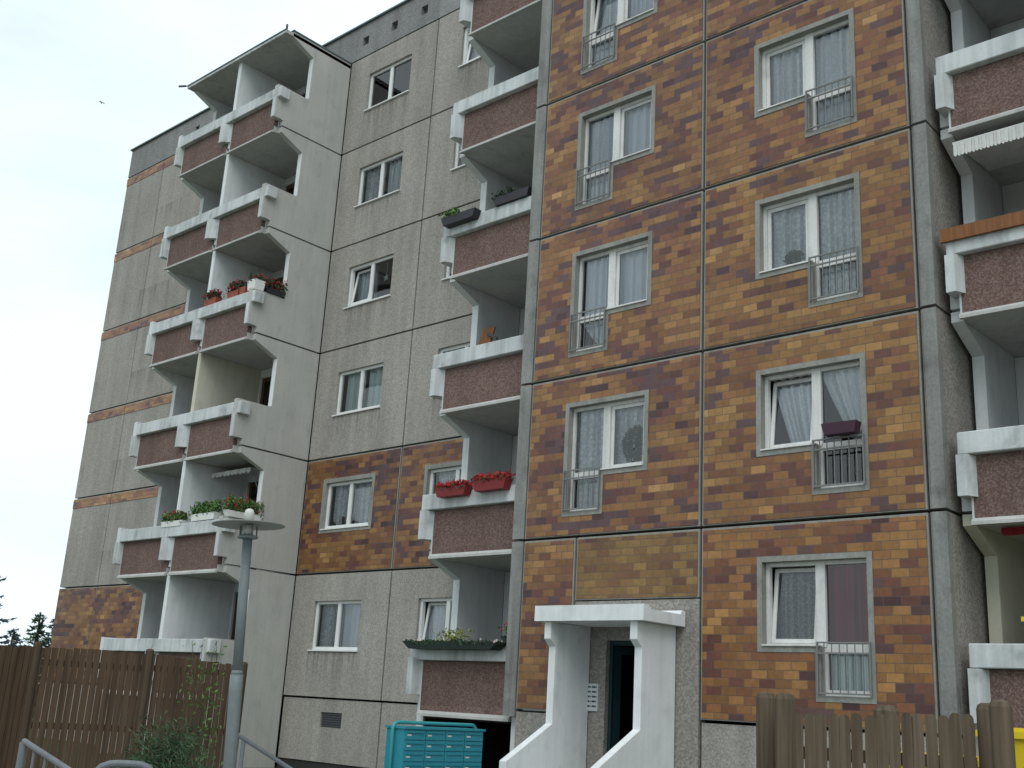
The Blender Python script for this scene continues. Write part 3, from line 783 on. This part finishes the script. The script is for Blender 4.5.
# ------------------------------------------------------------------ plants on the balconies
def planter(x, y, z, ln, wd, ht, boxm, label, leafm='leaf', flower=None, nleaf=240, nfl=60, lh=.16, group=None, along='x', span=(0, 1), name='flower_box', nosides=False):
    p0 = thing(name, label, 'flower box', (x, y, z), group)
    bm = BM()
    hx, hy = (ln/2, wd/2) if along == 'x' else (wd/2, ln/2)
    t0 = .86
    A = [bm.verts.new((x+sx*hx*t0, y+sy*hy*t0, z)) for sx, sy in ((-1,-1),(1,-1),(1,1),(-1,1))]
    Bv = [bm.verts.new((x+sx*hx, y+sy*hy, z+ht)) for sx, sy in ((-1,-1),(1,-1),(1,1),(-1,1))]
    C_ = [bm.verts.new((x+sx*(hx-.015), y+sy*(hy-.015), z+ht)) for sx, sy in ((-1,-1),(1,-1),(1,1),(-1,1))]
    D = [bm.verts.new((x+sx*(hx-.02), y+sy*(hy-.02), z+ht-.03)) for sx, sy in ((-1,-1),(1,-1),(1,1),(-1,1))]
    bm.faces.new(A[::-1])
    for P_, Q in ((A, Bv), (Bv, C_), (C_, D)):
        for i in range(4): bm.faces.new((P_[i], P_[(i+1) % 4], Q[(i+1) % 4], Q[i]))
    f = bm.faces.new(D); f.material_index = 1
    obj('trough', bm, [M[boxm], M['soil']], p0)
    def rp(k=1.0):
        a = (span[0]+(span[1]-span[0])*random.random())*2-1
        c = abs(math.sin(a*6+x))*.35+.65
        b = random.gauss(0, .5)
        h = random.random()**.7*lh*c*k
        lx, ly = a*(ln/2), b*(wd/2+.04)
        if along == 'y': lx, ly = ly, lx
        return (x+lx, y+ly, z+ht-.03+h-.06*abs(b)*(random.random()))
    if nleaf:
        bm = BM()
        for i in range(int(nleaf*1.5)): leaf(bm, rp(), random.uniform(.03, .055))
    if flower:
        for i in range(nfl):
            c = Vector(rp(1.15))
            c.z = max(c.z, z+ht+.2*lh)
            for j in range(4): leaf(bm, c+Vector((random.gauss(0, .014), random.gauss(0, .014), random.gauss(0, .012))), random.uniform(.018, .034), 1)
    if nleaf: obj('foliage', bm, [M[leafm], M[flower or leafm]], p0)
    return p0
RT3 = 3*H+1.02; RT1 = H+1.02
GB = 'flower boxes on the balcony parapets'
planter(-14.75, .16, RT3, .55, .18, .17, 'terracotta', 'terracotta flower box with red flowers beside the divider of the left tower parapet', 'leafdark', 'flower', 230, 90, .26, GB)
planter(-13.80, .2, RT3+.02, .5, .18, .17, 'terracotta', 'terracotta flower box with pale and red flowers in the middle of the left tower parapet', 'leafdark', 'flower', 260, 80, .32, GB)
planter(-13.42, .22, RT3+.02, .24, .2, .2, 'terracotta', 'small orange pot next to the white box at the left tower parapet corner', 'leafdark', None, 60, 0, .18, GB, name='flower_pot')
planter(-12.95, .2, RT3+.03, .34, .3, .25, 'whitebox', 'white square planter on the corner of the left tower parapet', 'leafdark', 'flower', 80, 18, .2, GB)
planter(-12.93, .72, 3*H+1.095, .6, .18, .14, 'darkbox', 'dark flower box with red flowers on the grey side wall of the left tower', 'leafdark', 'flower', 260, 90, .3, GB, 'y')
pr = thing('folded_parasol', 'red cloth parasol top rising behind the flowers of the left tower balcony', 'parasol', (-13.2, .9, 3*H))
bm = BM(); lathe(bm, [(.34, 0), (.3, .1), (.18, .19), (.03, .24)], 12, (-13.35, .85, 3*H+1.34)); obj('canopy', bm, M['redcloth'], pr)
bm = BM(); tube(bm, [(-13.35, .85, 3*H), (-13.35, .85, 3*H+1.57)], .02); obj('pole', bm, M['steel'], pr)
planter(-15.05, .14, RT1-.05, .95, .2, .13, 'whitebox', 'white flower box with red-green plants, leftmost on the lower left tower parapet', 'leaf', 'flower', 420, 60, .27, GB)
planter(-13.75, .16, RT1+.02, 1.05, .2, .16, 'whitebox', 'white flower box full of bright green leaves on the lower left tower parapet', 'leaf', None, 620, 0, .33, GB)
planter(-12.92, .62, H+1.095, 1.0, .2, .14, 'whitebox', 'flower box with red blooms and green leaves on the side wall behind the street lamp', 'leaf', 'flower', 560, 110, .38, GB, 'y')
planter(-5.33, -.03, H+.9, .8, .2, .17, 'redbox', 'left one of two red flower boxes with red blooms on the middle balcony', 'leafdark', 'flower', 150, 260, .13, GB)
planter(-4.36, -.03, H+.93, .82, .2, .19, 'redbox', 'red flower box with red blooms against the grey pillar on the middle balcony', 'leafdark', 'flower', 150, 260, .14, GB)
planter(-4.99, -.1, .95, 2.34, .3, .13, 'greenbox', 'long dark planter over the whole lowest middle parapet with pale flowers', 'leafdark', 'flowerpale', 300, 26, .06, GB)
bm = BM()
for i in range(260): leaf(bm, (random.gauss(-5.0, .22), -.08+random.gauss(0, .09), 1.06+random.random()**1.3*.24), random.uniform(.025, .045))
pl = thing('bedding_plant', 'bushy yellow-green plant in the middle of the long dark planter', 'plant', (-5.0, -.1, 1.06)); obj('foliage', bm, M['leafyellow'], pl)
planter(-4.2, .55, 1.03, .3, .24, .2, 'greenbox', 'dark pot with bright red flowers on the lowest middle balcony', 'leaf', 'flower', 90, 34, .25, name='flower_pot')
planter(-5.68, -.03, 3*H+.88, .95, .2, .17, 'darkbox', 'dark flower box with a green tuft at its left end on the upper middle balcony', 'leaf', None, 150, 0, .22, GB, span=(0, .42))
planter(-4.38, .1, 3*H+1.02, .95, .2, .17, 'darkbox', 'dark flower box with sparse green leaves near the pillar on the upper middle balcony', 'leafdark', None, 150, 0, .16, GB, span=(0, .5))
planter(2.36, -.14, H+1.13, .52, .18, .16, 'purplebox', 'dark purple flower box hung on the window railing of the tiled bay', 'leafdark', None, 0, 0, .1)
# long board planter over the right-hand balcony
pb = thing('balcony_board', 'orange-brown wooden board lying along the white parapet of the right balcony', 'board', (5, .05, 2*H+.9))
bm = BM(); box(bm, 3.82, 6.28, .0, .05, 2*H+.9, 2*H+1.09); box(bm, 3.82, 6.28, .051, .40, 2*H+1.03, 2*H+1.08); obj('planks', bm, M['board'], pb)
# folded wooden thing leaning in the middle loggia
fc = thing('folding_chair', 'brown wooden folded chair leaning on the white wall of the middle balcony', 'folding chair', (-5.8, .9, 2*H))
ux = Vector((1, 0, 0)); ang = R(-14); uz = Vector((.06, math.sin(-ang), math.cos(ang))).normalized(); uy = uz.cross(ux).normalized(); ux2 = uy.cross(uz)
bm = BM(); obox(bm, (-5.66, .86, 2*H+1.32), ux2, uy, uz, .16, .02, .42)
for q in (-.14, .14): obox(bm, Vector((-5.66, .86, 2*H+.45))+ux2*q, ux2, uy, uz, .02, .02, .5)
obj('seat', bm, M['board'], fc)
bm = BM(); obox(bm, (-5.45, .86, 2*H+1.5), Vector((.8, .1, -.45)).normalized(), uy, Vector((.45, 0, .8)).normalized(), .14, .02, .03); obj('hinge_arm', bm, M['grille'], fc)
# awnings
aw = thing('awning', 'rolled-out awning with a pale scalloped edge under the left tower balcony slab', 'awning', (-14, .9, 2*H-.4))
def valance(bm, x0, x1, y, zt, dp, n, wave=.4):
    for i in range(n):
        a, b = x0+(x1-x0)*i/n, x0+(x1-x0)*(i+1)/n
        pts = [(a, zt), (b, zt)] + [(b-(b-a)*q/5, zt-dp*(1-wave+wave*math.sin(math.pi*q/5))) for q in range(6)]
        off = .012*(i % 2)
        prism(bm, [(pp[0], pp[1]) for pp in pts], 'y', y+off, y+.008+off)
bm = BM(); valance(bm, -15.0, -13.35, .95, 2*H-.36, .13, 10); obj('valance', bm, M['awning'], aw)
bm = BM()
v = [bm.verts.new(c) for c in ((-15, .96, 2*H-.36), (-13.35, .96, 2*H-.36), (-13.35, 2.2, 2*H-.2), (-15, 2.2, 2*H-.2))]; bm.faces.new(v); obj('cloth', bm, M['awning'], aw)
bm = BM(); tube(bm, [(-13.37, .98, 2*H-.37), (-13.06, 1.4, H+1.3)], .014, 6); obj('arm', bm, M['steel'], aw)
aw = thing('awning', 'white striped corrugated awning edge under the top right balcony slab', 'awning', (5, .2, 3*H-.5))
bm = BM(); valance(bm, 4.0, 6.2, .20, 3*H-.35, .21, 44, .12); obj('valance', bm, M['awning'], aw)
bm = BM(); v = [bm.verts.new(c) for c in ((4, .23, 3*H-.35), (6.2, .23, 3*H-.35), (6.2, 1.6, 3*H-.19), (4, 1.6, 3*H-.19))]; bm.faces.new(v); obj('cloth', bm, M['awning'], aw)
bm = BM(); box(bm, 3.98, 6.22, .226, .26, 3*H-.35, 3*H-.32); obj('front_bar', bm, M['frame'], aw)
aw = thing('awning', 'red awning cloth rolled up under the lowest right balcony slab', 'awning', (5, .5, H-.3))
bm = BM(); tube(bm, [(4.2, .6, H-.23), (6.08, .6, H-.23)], .05, 10); obj('roll', bm, M['redcloth'], aw)
bm = BM(); valance(bm, 4.2, 6.08, .52, H-.19, .10, 12); obj('valance', bm, M['redcloth'], aw)
# things inside the right loggias
yb = thing('storage_box', 'bright yellow box standing on the lowest right balcony', 'box', (4.75, .7, 0))
bm = BM(); box(bm, 4.40, 5.2, .5, .9, 0.0, 1.42); bmesh.ops.bevel(bm, geom=bm.edges[:], offset=.03, segments=2, affect='EDGES'); obj('body', bm, M['yellow'], yb)
bm = BM(); box(bm, 4.38, 5.22, .48, .92, 1.422, 1.48); obj('lid', bm, M['yellow'], yb)
def chair(x, y, z, label):
    c = thing('balcony_chair', label, 'chair', (x, y, z)); bm = BM()
    prism(bm, [(x-.26, z+.5), (x-.28, z+1.2), (x-.2, z+1.38), (x, z+1.42), (x+.2, z+1.38), (x+.28, z+1.2), (x+.26, z+.5)], 'y', y, y+.05); obj('backrest', bm, M['grille'], c)
    bm = BM(); box(bm, x-.26, x+.26, y-.45, y-.002, z+.42, z+.48); obj('seat', bm, M['grille'], c)
    for sx in (-.23, .23):
        for sy in (-.42, -.04):
            bm = BM(); tube(bm, [(x+sx, y+sy, z), (x+sx, y+sy, z+.42)], .018, 6); obj('leg', bm, M['steel'], c)
chair(4.6, .95, 3*H, 'dark rounded chair back above the top right parapet')
# ornament in the open window
st = thing('window_ornament', 'small white star ornament hanging in the dark half of the grey-facade window', 'ornament', (-10.75, YG+.2, 3*H+1.6))
bm = BM(); pts = []
for i in range(10):
    r_ = .11 if i % 2 == 0 else .05; pts.append((-10.78+r_*math.sin(i*math.pi/5), 3*H+1.68+r_*math.cos(i*math.pi/5)))
prism(bm, pts, 'y', YG+.19, YG+.2); obj('star', bm, M['plate'], st)
bm = BM(); tube(bm, [(-10.78, YG+.195, 3*H+1.78), (-10.78, YG+.195, 3*H+2.09)], .006, 5); obj('cord', bm, M['plate'], st)
# house plants behind glass
def houseplant(x, y, z, r, h, label, n):
    c = thing('house_plant', label, 'house plant', (x, y, z)); bm = BM(); lathe(bm, [(.05, 0), (.07, .1), (.075, .1)], 14, (x, y, z)); obj('pot', bm, M['purplebox'], c)
    bm = BM()
    for i in range(n):
        d = Vector((random.gauss(0, 1), random.gauss(0, .5), random.gauss(0, 1))); d = d.normalized()*random.random()**.4
        leaf(bm, (x+d.x*r, y+d.y*r*.25, z+.1+h/2+d.z*h/2), random.uniform(.025, .05))
    obj('foliage', bm, M['leafdark'], c)
houseplant(-1.4, .21, H+1.09, .27, .62, 'round bushy house plant behind the right pane of the lower left tiled-bay window', 800)
houseplant(1.5, .21, 2*H+1.09, .16, .22, 'small leafy house plant on the sill behind the left pane of the tiled bay', 260)

# ------------------------------------------------------------------ street lamp
LT, LB = at(247.5, 539, 8.8), at(229.5, 768, 8.75)
ax = (LT-LB).normalized(); FT = LB+ax*((GZ-LB.z)/ax.z)
lp = thing('street_lamp', 'grey steel street lamp with flat round disc shade in front of the fence', 'street lamp', FT)
LM = Matrix.Translation(FT) @ ax.to_track_quat('Z', 'Y').to_matrix().to_4x4()
HL = (LT-FT).length
def lobj(name, bm, m_, smooth=False):
    bmesh.ops.transform(bm, matrix=LM, verts=bm.verts); return obj(name, bm, m_, lp, smooth=smooth)
bm = BM(); tube(bm, [(0, 0, 0), (0, 0, HL-1.12), (0, 0, HL-1.0)], .047, 16); tube(bm, [(0, 0, HL-1.0), (0, 0, HL-.97)], .047, 16, .037); tube(bm, [(0, 0, HL-.97), (0, 0, HL)], .037, 16)
lobj('pole', bm, M['lamp'], True)
bm = BM(); lathe(bm, [(.043, 0), (.078, .005), (.078, .02), (.05, .03)], 24, (0, 0, HL)); lobj('collar', bm, M['lamp'])
bm = BM()
for i in range(5):
    a = i*2*math.pi/5+.4; tube(bm, [(.066*math.cos(a), .066*math.sin(a), HL+.02), (.066*math.cos(a), .066*math.sin(a), HL+.105)], .006, 6)
lobj('cage', bm, M['lamp'])
bm = BM(); lathe(bm, [(.036, .03), (.04, .06), (.04, .10)], 20, (0, 0, HL)); lobj('lamp_glass', bm, M['milk'], True)
bm = BM(); lathe(bm, [(.05, .122), (.25, .113), (.275, .108), (.275, .103), (.25, .106), (.05, .114)], 40, (0, 0, HL)); lobj('lamp_shade', bm, mat('lamp_shade_paint', (.21, .225, .215), .45))
bm = BM(); lathe(bm, [(.034, .123), (.037, .20), (.030, .222), (.016, .231)], 20, (0, 0, HL)); lobj('cap', bm, M['milk'], True)

# ------------------------------------------------------------------ left fence
def xy(px, py, d):
    v = at(px, py, d); return Vector((v.x, v.y)), v.z
FP = [(-75, 642, 15.2), (38, 644, 16.0), (150, 651, 16.2), (244, 664, 16.6)]
fn = thing('wooden_fence', 'tall dark brown slatted privacy fence left of the street lamp', 'fence', (*xy(100, 700, 16.1)[0], GZ))
pts = [xy(*q) for q in FP]
for i in range(3):
    (a, za), (b, zb) = pts[i], pts[i+1]; d = (b-a); ln = d.length; d.normalize(); nrm = Vector((d.y, -d.x))
    ux = Vector((d.x, d.y, 0)); uy = Vector((nrm.x, nrm.y, 0)); uz = Vector((0, 0, 1))
    if uy.dot(Vector((CAM.x-a.x, CAM.y-a.y, 0))) < 0: uy = -uy
    n = int(ln/.086); bm = BM()
    for j in range(n):
        f = (j+.5)/n; c = a+d*(ln*f); zt_ = za+(zb-za)*f-.03+random.uniform(-.012, .012); h = zt_-(GZ+.06)
        obox(bm, Vector((c.x, c.y, GZ+.06+h/2)), ux, uy, uz, .0395+random.uniform(-.002, .001), .009+random.uniform(0, .002), h/2)
    for zz in (za-.22, za-1.0, GZ+.3):
        c = (a+b)/2; obox(bm, Vector((c.x, c.y, zz))-uy*.03, ux, uy, uz, ln/2-.06, .018, .04)
    obj('slat_panel', bm, M['fence'], fn)
for i, (a, za) in enumerate(pts):
    bm = BM(); lathe(bm, [(.055, 0), (.055, za+.0-GZ), (.045, za+.02-GZ), (.015, za+.03-GZ)], 12, (a.x, a.y, GZ)); obj('post', bm, M['fencepost'], fn)

# ------------------------------------------------------------------ shrub and climber in front of it
def shrub(label, cat, name, base, rx, rz, n, lm, size=(.025, .055), branches=18):
    c = thing(name, label, cat, base); bm = BM(); bl = BM(); base = Vector(base)
    for i in range(branches):
        a = random.random()*6.28; e = random.uniform(.15, 1.45); ln = random.uniform(.7, 1.1)
        tip = base+Vector((math.cos(a)*math.cos(e)*rx*ln, math.sin(a)*math.cos(e)*rx*ln, math.sin(e)*rz*ln))
        mid = (base+tip)/2+Vector((0, 0, rz*.08)); tube(bm, [base, mid, tip], .014, 5, .004, False)
        for j in range(n//branches):
            t_ = random.random()**.6; p_ = base.lerp(mid, t_*2) if t_ < .5 else mid.lerp(tip, t_*2-1)
            leaf(bl, p_+Vector([random.gauss(0, .06*rx/.5) for _ in range(3)]), random.uniform(*size), w=.16)
    obj('branches', bm, M['bark'], c); obj('foliage', bl, M[lm], c)
sb = at(163, 765, 13.3)
shrub('dark green bush in front of the brown slatted fence', 'bush', 'bush', (sb.x, sb.y, GZ), .66, 1.28, 11000, 'bushleaf', (.025, .055), 100)
cl = thing('climbing_plant', 'thin climbing plant with small leaves growing up the slatted fence beside the post', 'climbing plant', (*xy(195, 700, 15.9)[0], GZ))
bm = BM(); bl = BM()
for i in range(7):
    q = [at(188+i*5+random.uniform(-6, 6), yy, 15.95) for yy in (760, 725, 690, random.uniform(640, 668))]
    tube(bm, q, .006, 5, .003, False)
    for j in range(34):
        t_ = random.random()*2.99; u_ = int(t_); p_ = q[u_].lerp(q[u_+1], t_-u_)
        leaf(bl, p_+Vector([random.gauss(0, .06) for _ in range(3)]), random.uniform(.02, .04))
obj('stems', bm, M['bark'], cl); obj('foliage', bl, M['leaf'], cl)

# ------------------------------------------------------------------ handrails and hoop
def pole_to_ground(bm, p, r=.02): tube(bm, [(p.x, p.y, GZ), p], r, 8)
hr = thing('handrail', 'grey steel handrail with upright bars sloping down at the lower left', 'handrail', (*xy(30, 760, 9.5)[0], GZ))
a, b = at(24, 741, 9.5), at(75, 774, 9.0)
b2 = at(130, 812, 8.6)
bm = BM(); tube(bm, [a+Vector((0, 0, -.03)), a, b, b2], .022, 10); obj('top_rail', bm, M['steel'], hr)
bm = BM(); pole_to_ground(bm, a-Vector((0, 0, .01)), .03); obj('post', bm, M['steel'], hr)
bm = BM()
for i in range(1, 9): pole_to_ground(bm, a.lerp(b2, i/9)-Vector((0, 0, .012)), .012)
obj('bars', bm, M['steel'], hr)
hr = thing('handrail', 'thin grey steel handrail descending to the right behind the street lamp', 'handrail', (*xy(245, 760, 11)[0], GZ))
a, b, c_ = at(232, 731, 11), at(292, 770, 11.2), at(330, 795, 11.4)
bm = BM(); tube(bm, [a, b, c_], .02, 10); obj('top_rail', bm, M['steel'], hr)
bm = BM(); pole_to_ground(bm, at(243.5, 741, 11.05), .02); obj('post', bm, M['steel'], hr)
bm = BM(); pole_to_ground(bm, c_, .02); obj('post', bm, M['steel'], hr)
hp = thing('bicycle_stand', 'curved grey steel hoop at the foot of the brown fence', 'bicycle stand', (*xy(120, 768, 10)[0], GZ))
A_, Z_ = at(88, 775, 10), at(160, 778, 10)
pts_ = [Vector((A_.x, A_.y, GZ))]
for i in range(9):
    f = i/8; p_ = A_.lerp(Z_, .06+.88*f); p_.z = at(120, 762, 10).z-.09*(2*f-1)**4-.01; pts_.append(p_)
pts_.append(Vector((Z_.x, Z_.y, GZ)))
bm = BM(); tube(bm, pts_, .028, 10); obj('hoop', bm, M['steel'], hp)

# ------------------------------------------------------------------ mailbox bank, faces the way to the entrance
mx0 = at(406, 729, 15.0); X1 = mx0.x; X0 = X1-.36; Y0 = mx0.y; Y1 = Y0+1.46; ZT = mx0.z; ZB = ZT-.80
mb = thing('mailbox_bank', 'teal metal bank of letterboxes on a tube frame in front of the block', 'letterboxes', ((X0+X1)/2, (Y0+Y1)/2, GZ))
bm = BM(); box(bm, X0, X1-.02, Y0, Y1, ZB, ZT); box(bm, X0-.02, X1+.015, Y0-.02, Y1+.02, ZT+.002, ZT+.03); obj('cabinet', bm, M['teal'], mb)
rows = 6; cw = 1.46/4; rh = .80/rows
for r_ in range(rows):
    for c in range(4):
        y0, z0 = Y0+c*cw+.008, ZB+r_*rh+.006
        bm = BM(); box(bm, X1-.019, X1-.004, y0, y0+cw-.016, z0, z0+rh-.012); box(bm, X1-.0035, X1+.01, y0+.03, y0+cw-.045, z0+rh-.05, z0+rh-.03)
        d = obj('mailbox_door', bm, M['tealdoor'], mb)
        if random.random() < .75:
            bm = BM(); box(bm, X1-.0035, X1-.0005, y0+.03, y0+.10, z0+.045, z0+.064); obj('name_plate', bm, M['plate'], d)
def roundtube(bm, xx, y0, y1, z1, r):
    rr = .09
    pts = [Vector((xx, y0, GZ)), Vector((xx, y0, z1-rr))]
    for i in range(1, 6): t_ = i/5*math.pi/2; pts.append(Vector((xx, y0+rr-rr*math.cos(t_), z1-rr+rr*math.sin(t_))))
    for i in range(6): t_ = i/5*math.pi/2; pts.append(Vector((xx, y1-rr+rr*math.sin(t_), z1-rr+rr*math.cos(t_))))
    pts.append(Vector((xx, y1, GZ))); tube(bm, pts, r, 10)
bm = BM(); roundtube(bm, (X0+X1)/2-.02, Y0-.045, Y1-.0+.045, ZT+.075, .024); obj('tube_frame', bm, M['tealtube'], mb, smooth=True)

# ------------------------------------------------------------------ right fence and bins
rf = thing('picket_fence', 'weathered brown picket fence with rounded posts in front of the tiled bay', 'fence', (*xy(880, 768, 9)[0], GZ))
def rpost(px, py, d, r):
    a, z = xy(px, py, d); bm = BM()
    lathe(bm, [(r, 0), (r, z-GZ-.045), (r*.85, z-GZ-.015), (r*.5, z-GZ)], 14, (a.x, a.y, GZ)); obj('post', bm, M['fence_grey'], rf)
for q in ((766, 692, 9.3, .078), (785, 693, 9.0, .076), (986, 703, 9.1, .07), (1000, 700, 8.7, .075)): rpost(*q)
(a, za), (b, zb) = xy(791, 713, 9.0), xy(975, 715, 9.0)
d = b-a; ln = d.length; d.normalize(); ux = Vector((d.x, d.y, 0)); uy = Vector((d.y, -d.x, 0)); uz = Vector((0, 0, 1))
bm = BM(); n = 15
for j in range(n):
    f = (j+.5)/n; c = a+d*(ln*f); zt_ = za+(zb-za)*f+random.uniform(-.012, .012); h = zt_-(GZ+.05)
    pr_ = [(-.04, 0), (.04, 0), (.04, h-.035), (.03, h-.012), (.015, h), (-.015, h), (-.03, h-.012), (-.04, h-.035)]
    lean = random.uniform(-.006, .006)
    A = [bm.verts.new(Vector((c.x, c.y, GZ+.05))+ux*(p_[0]+lean*p_[1])+uy*.012+uz*p_[1]) for p_ in pr_]
    Bv = [bm.verts.new(Vector((c.x, c.y, GZ+.05))+ux*(p_[0]+lean*p_[1])-uy*.012+uz*p_[1]) for p_ in pr_]
    bm.faces.new(A); bm.faces.new(Bv[::-1])
    for i in range(8): bm.faces.new((A[i], A[(i+1) % 8], Bv[(i+1) % 8], Bv[i]))
c = (a+b)/2
back = -1 if uy.dot(Vector((CAM.x-a.x, CAM.y-a.y, 0))) > 0 else 1
for zz in (za-.28, GZ+.35): obox(bm, Vector((c.x, c.y, zz))+uy*(back*.032), ux, uy, uz, ln/2, .018, .045)
obj('pickets', bm, M['fence_grey'], rf)
a, z = xy(886, 705, 10.6); bm = BM(); lathe(bm, [(.12, 0), (.11, z-GZ-.05), (.07, z-GZ)], 10, (a.x, a.y, GZ)); 
sp = thing('wooden_stump_post', 'short pale post rising just behind the middle of the picket fence', 'post', (a.x, a.y, GZ)); obj('shaft', bm, M['fence_grey'], sp)
def bin_(px, py, d, label, grp='yellow wheeled bins behind the picket fence'):
    p_ = at(px, py, d); x, y, zt_ = p_.x, p_.y, p_.z
    t_ = thing('wheeled_bin', label, 'bin', (x, y, GZ), grp); bm = BM()
    A = [bm.verts.new((x+sx*.23, y+sy*.26, GZ+.06)) for sx, sy in ((-1,-1),(1,-1),(1,1),(-1,1))]
    C_ = [bm.verts.new((x+sx*.29, y+sy*.34, zt_-.08)) for sx, sy in ((-1,-1),(1,-1),(1,1),(-1,1))]
    bm.faces.new(A[::-1]); bm.faces.new(C_)
    for i in range(4): bm.faces.new((A[i], A[(i+1) % 4], C_[(i+1) % 4], C_[i]))
    obj('body', bm, M['yellow'], t_)
    bm = BM(); box(bm, x-.31, x+.31, y-.37, y+.37, zt_-.078, zt_-.03); box(bm, x-.27, x+.27, y-.3, y+.3, zt_-.0295, zt_); obj('lid', bm, M['yellow'], t_)
    for sx in (-.22, .22):
        bm = BM(); tube(bm, [(x+sx-.03, y+.3, GZ+.1), (x+sx+.03, y+.3, GZ+.1)], .1, 14); obj('wheel', bm, M['dark'], t_)
bin_(936, 754, 10.3, 'yellow wheeled bin glimpsed through gaps of the picket fence')
bin_(1034, 729, 9.8, 'yellow wheeled bin at the right edge beside the rounded fence post')

# ------------------------------------------------------------------ trees beyond the fence
def spruce(base, h, r, label, nm, seed, whorl=.42):
    random.seed(seed); base = Vector(base); c = thing('spruce_tree', label, 'tree', base, 'spruces beyond the fence')
    bt = BM(); tube(bt, [base, base+Vector((.05, 0, h*.5)), base+Vector((0, 0, h))], .2, 8, .02); obj('trunk', bt, M['bark'], c)
    bl = BM(); nb = int(h*46)
    for i in range(nb):
        z = .5+(h-.55)*(i+random.random())/nb; fz = z/h
        rr = r*(1-fz)**.8+.08; a = random.random()*6.283; ln = rr*random.choice((.55, .8, .95, 1.05, 1.2))
        dv = Vector((math.cos(a), math.sin(a), 0)); lift = random.uniform(.1, .5)
        for j in range(int(6+ln*22)):
            t_ = random.random()**.6; q = base+Vector((0, 0, z))+dv*(ln*t_)+Vector((0, 0, -.42*ln*t_+lift*ln*t_*t_))
            sd_ = dv.cross(Vector((0, 0, 1)))*random.gauss(0, .17*ln*(1-t_*.7)); q += sd_
            dd = (dv*.8+sd_*1.5+Vector((0, 0, random.gauss(.0, .5)))).normalized(); s = random.uniform(.06, .14)
            pp = dd.cross(Vector((random.gauss(0, 1), random.gauss(0, 1), 1))).normalized()*s*.3
            bl.faces.new([bl.verts.new(k_) for k_ in (q-dd*s*.5, q+pp, q+dd*s, q-pp)])
    obj('crown', bl, M[nm], c)
def by_top(px, py, d, r, label, nm, seed, whorl):
    t_ = at(px, py, d); spruce((t_.x, t_.y, GZ), t_.z-GZ, r, label, nm, seed, whorl)
by_top(-22, 520, 38, 2.3, 'tall bluish spruce cut by the left edge of the picture', 'needleblue', 3, .3)
by_top(41, 612, 44, 1.25, 'small green spruce just left of the block corner', 'needle', 5, .2)
by_top(56, 618, 52, .95, 'dark slim spruce half hidden by the block corner', 'needleblue', 8, .22)
by_top(14, 628, 50, 1.9, 'low spreading spruce between the tall spruce and the small one', 'needleblue', 12, .2)

# ------------------------------------------------------------------ bird
bp0 = at(102, 103, 75)
bd = thing('bird', 'tiny dark bird flying in the pale sky left of the block', 'bird', bp0)
bm = BM(); tube(bm, [bp0+Vector((-.09, 0, 0)), bp0+Vector((-.03, 0, .01)), bp0+Vector((.05, 0, .01)), bp0+Vector((.1, 0, 0))], .025, 8, .012); obj('body', bm, M['bird'], bd)
for s_ in (-1, 1):
    bm = BM(); q = [bp0+Vector((.03, 0, .015)), bp0+Vector((-.03, 0, .015)), bp0+Vector((-.05, s_*.1, .07)), bp0+Vector((-.04, s_*.2, .03)), bp0+Vector((.02, s_*.1, .08))]
    lo = [v_-Vector((0, 0, .006)) for v_ in q]
    A = [bm.verts.new(v_) for v_ in q]; Bv = [bm.verts.new(v_) for v_ in lo]; bm.faces.new(A); bm.faces.new(Bv[::-1])
    for i in range(5): bm.faces.new((A[i], A[(i+1) % 5], Bv[(i+1) % 5], Bv[i]))
    obj('wing', bm, M['bird'], bd)
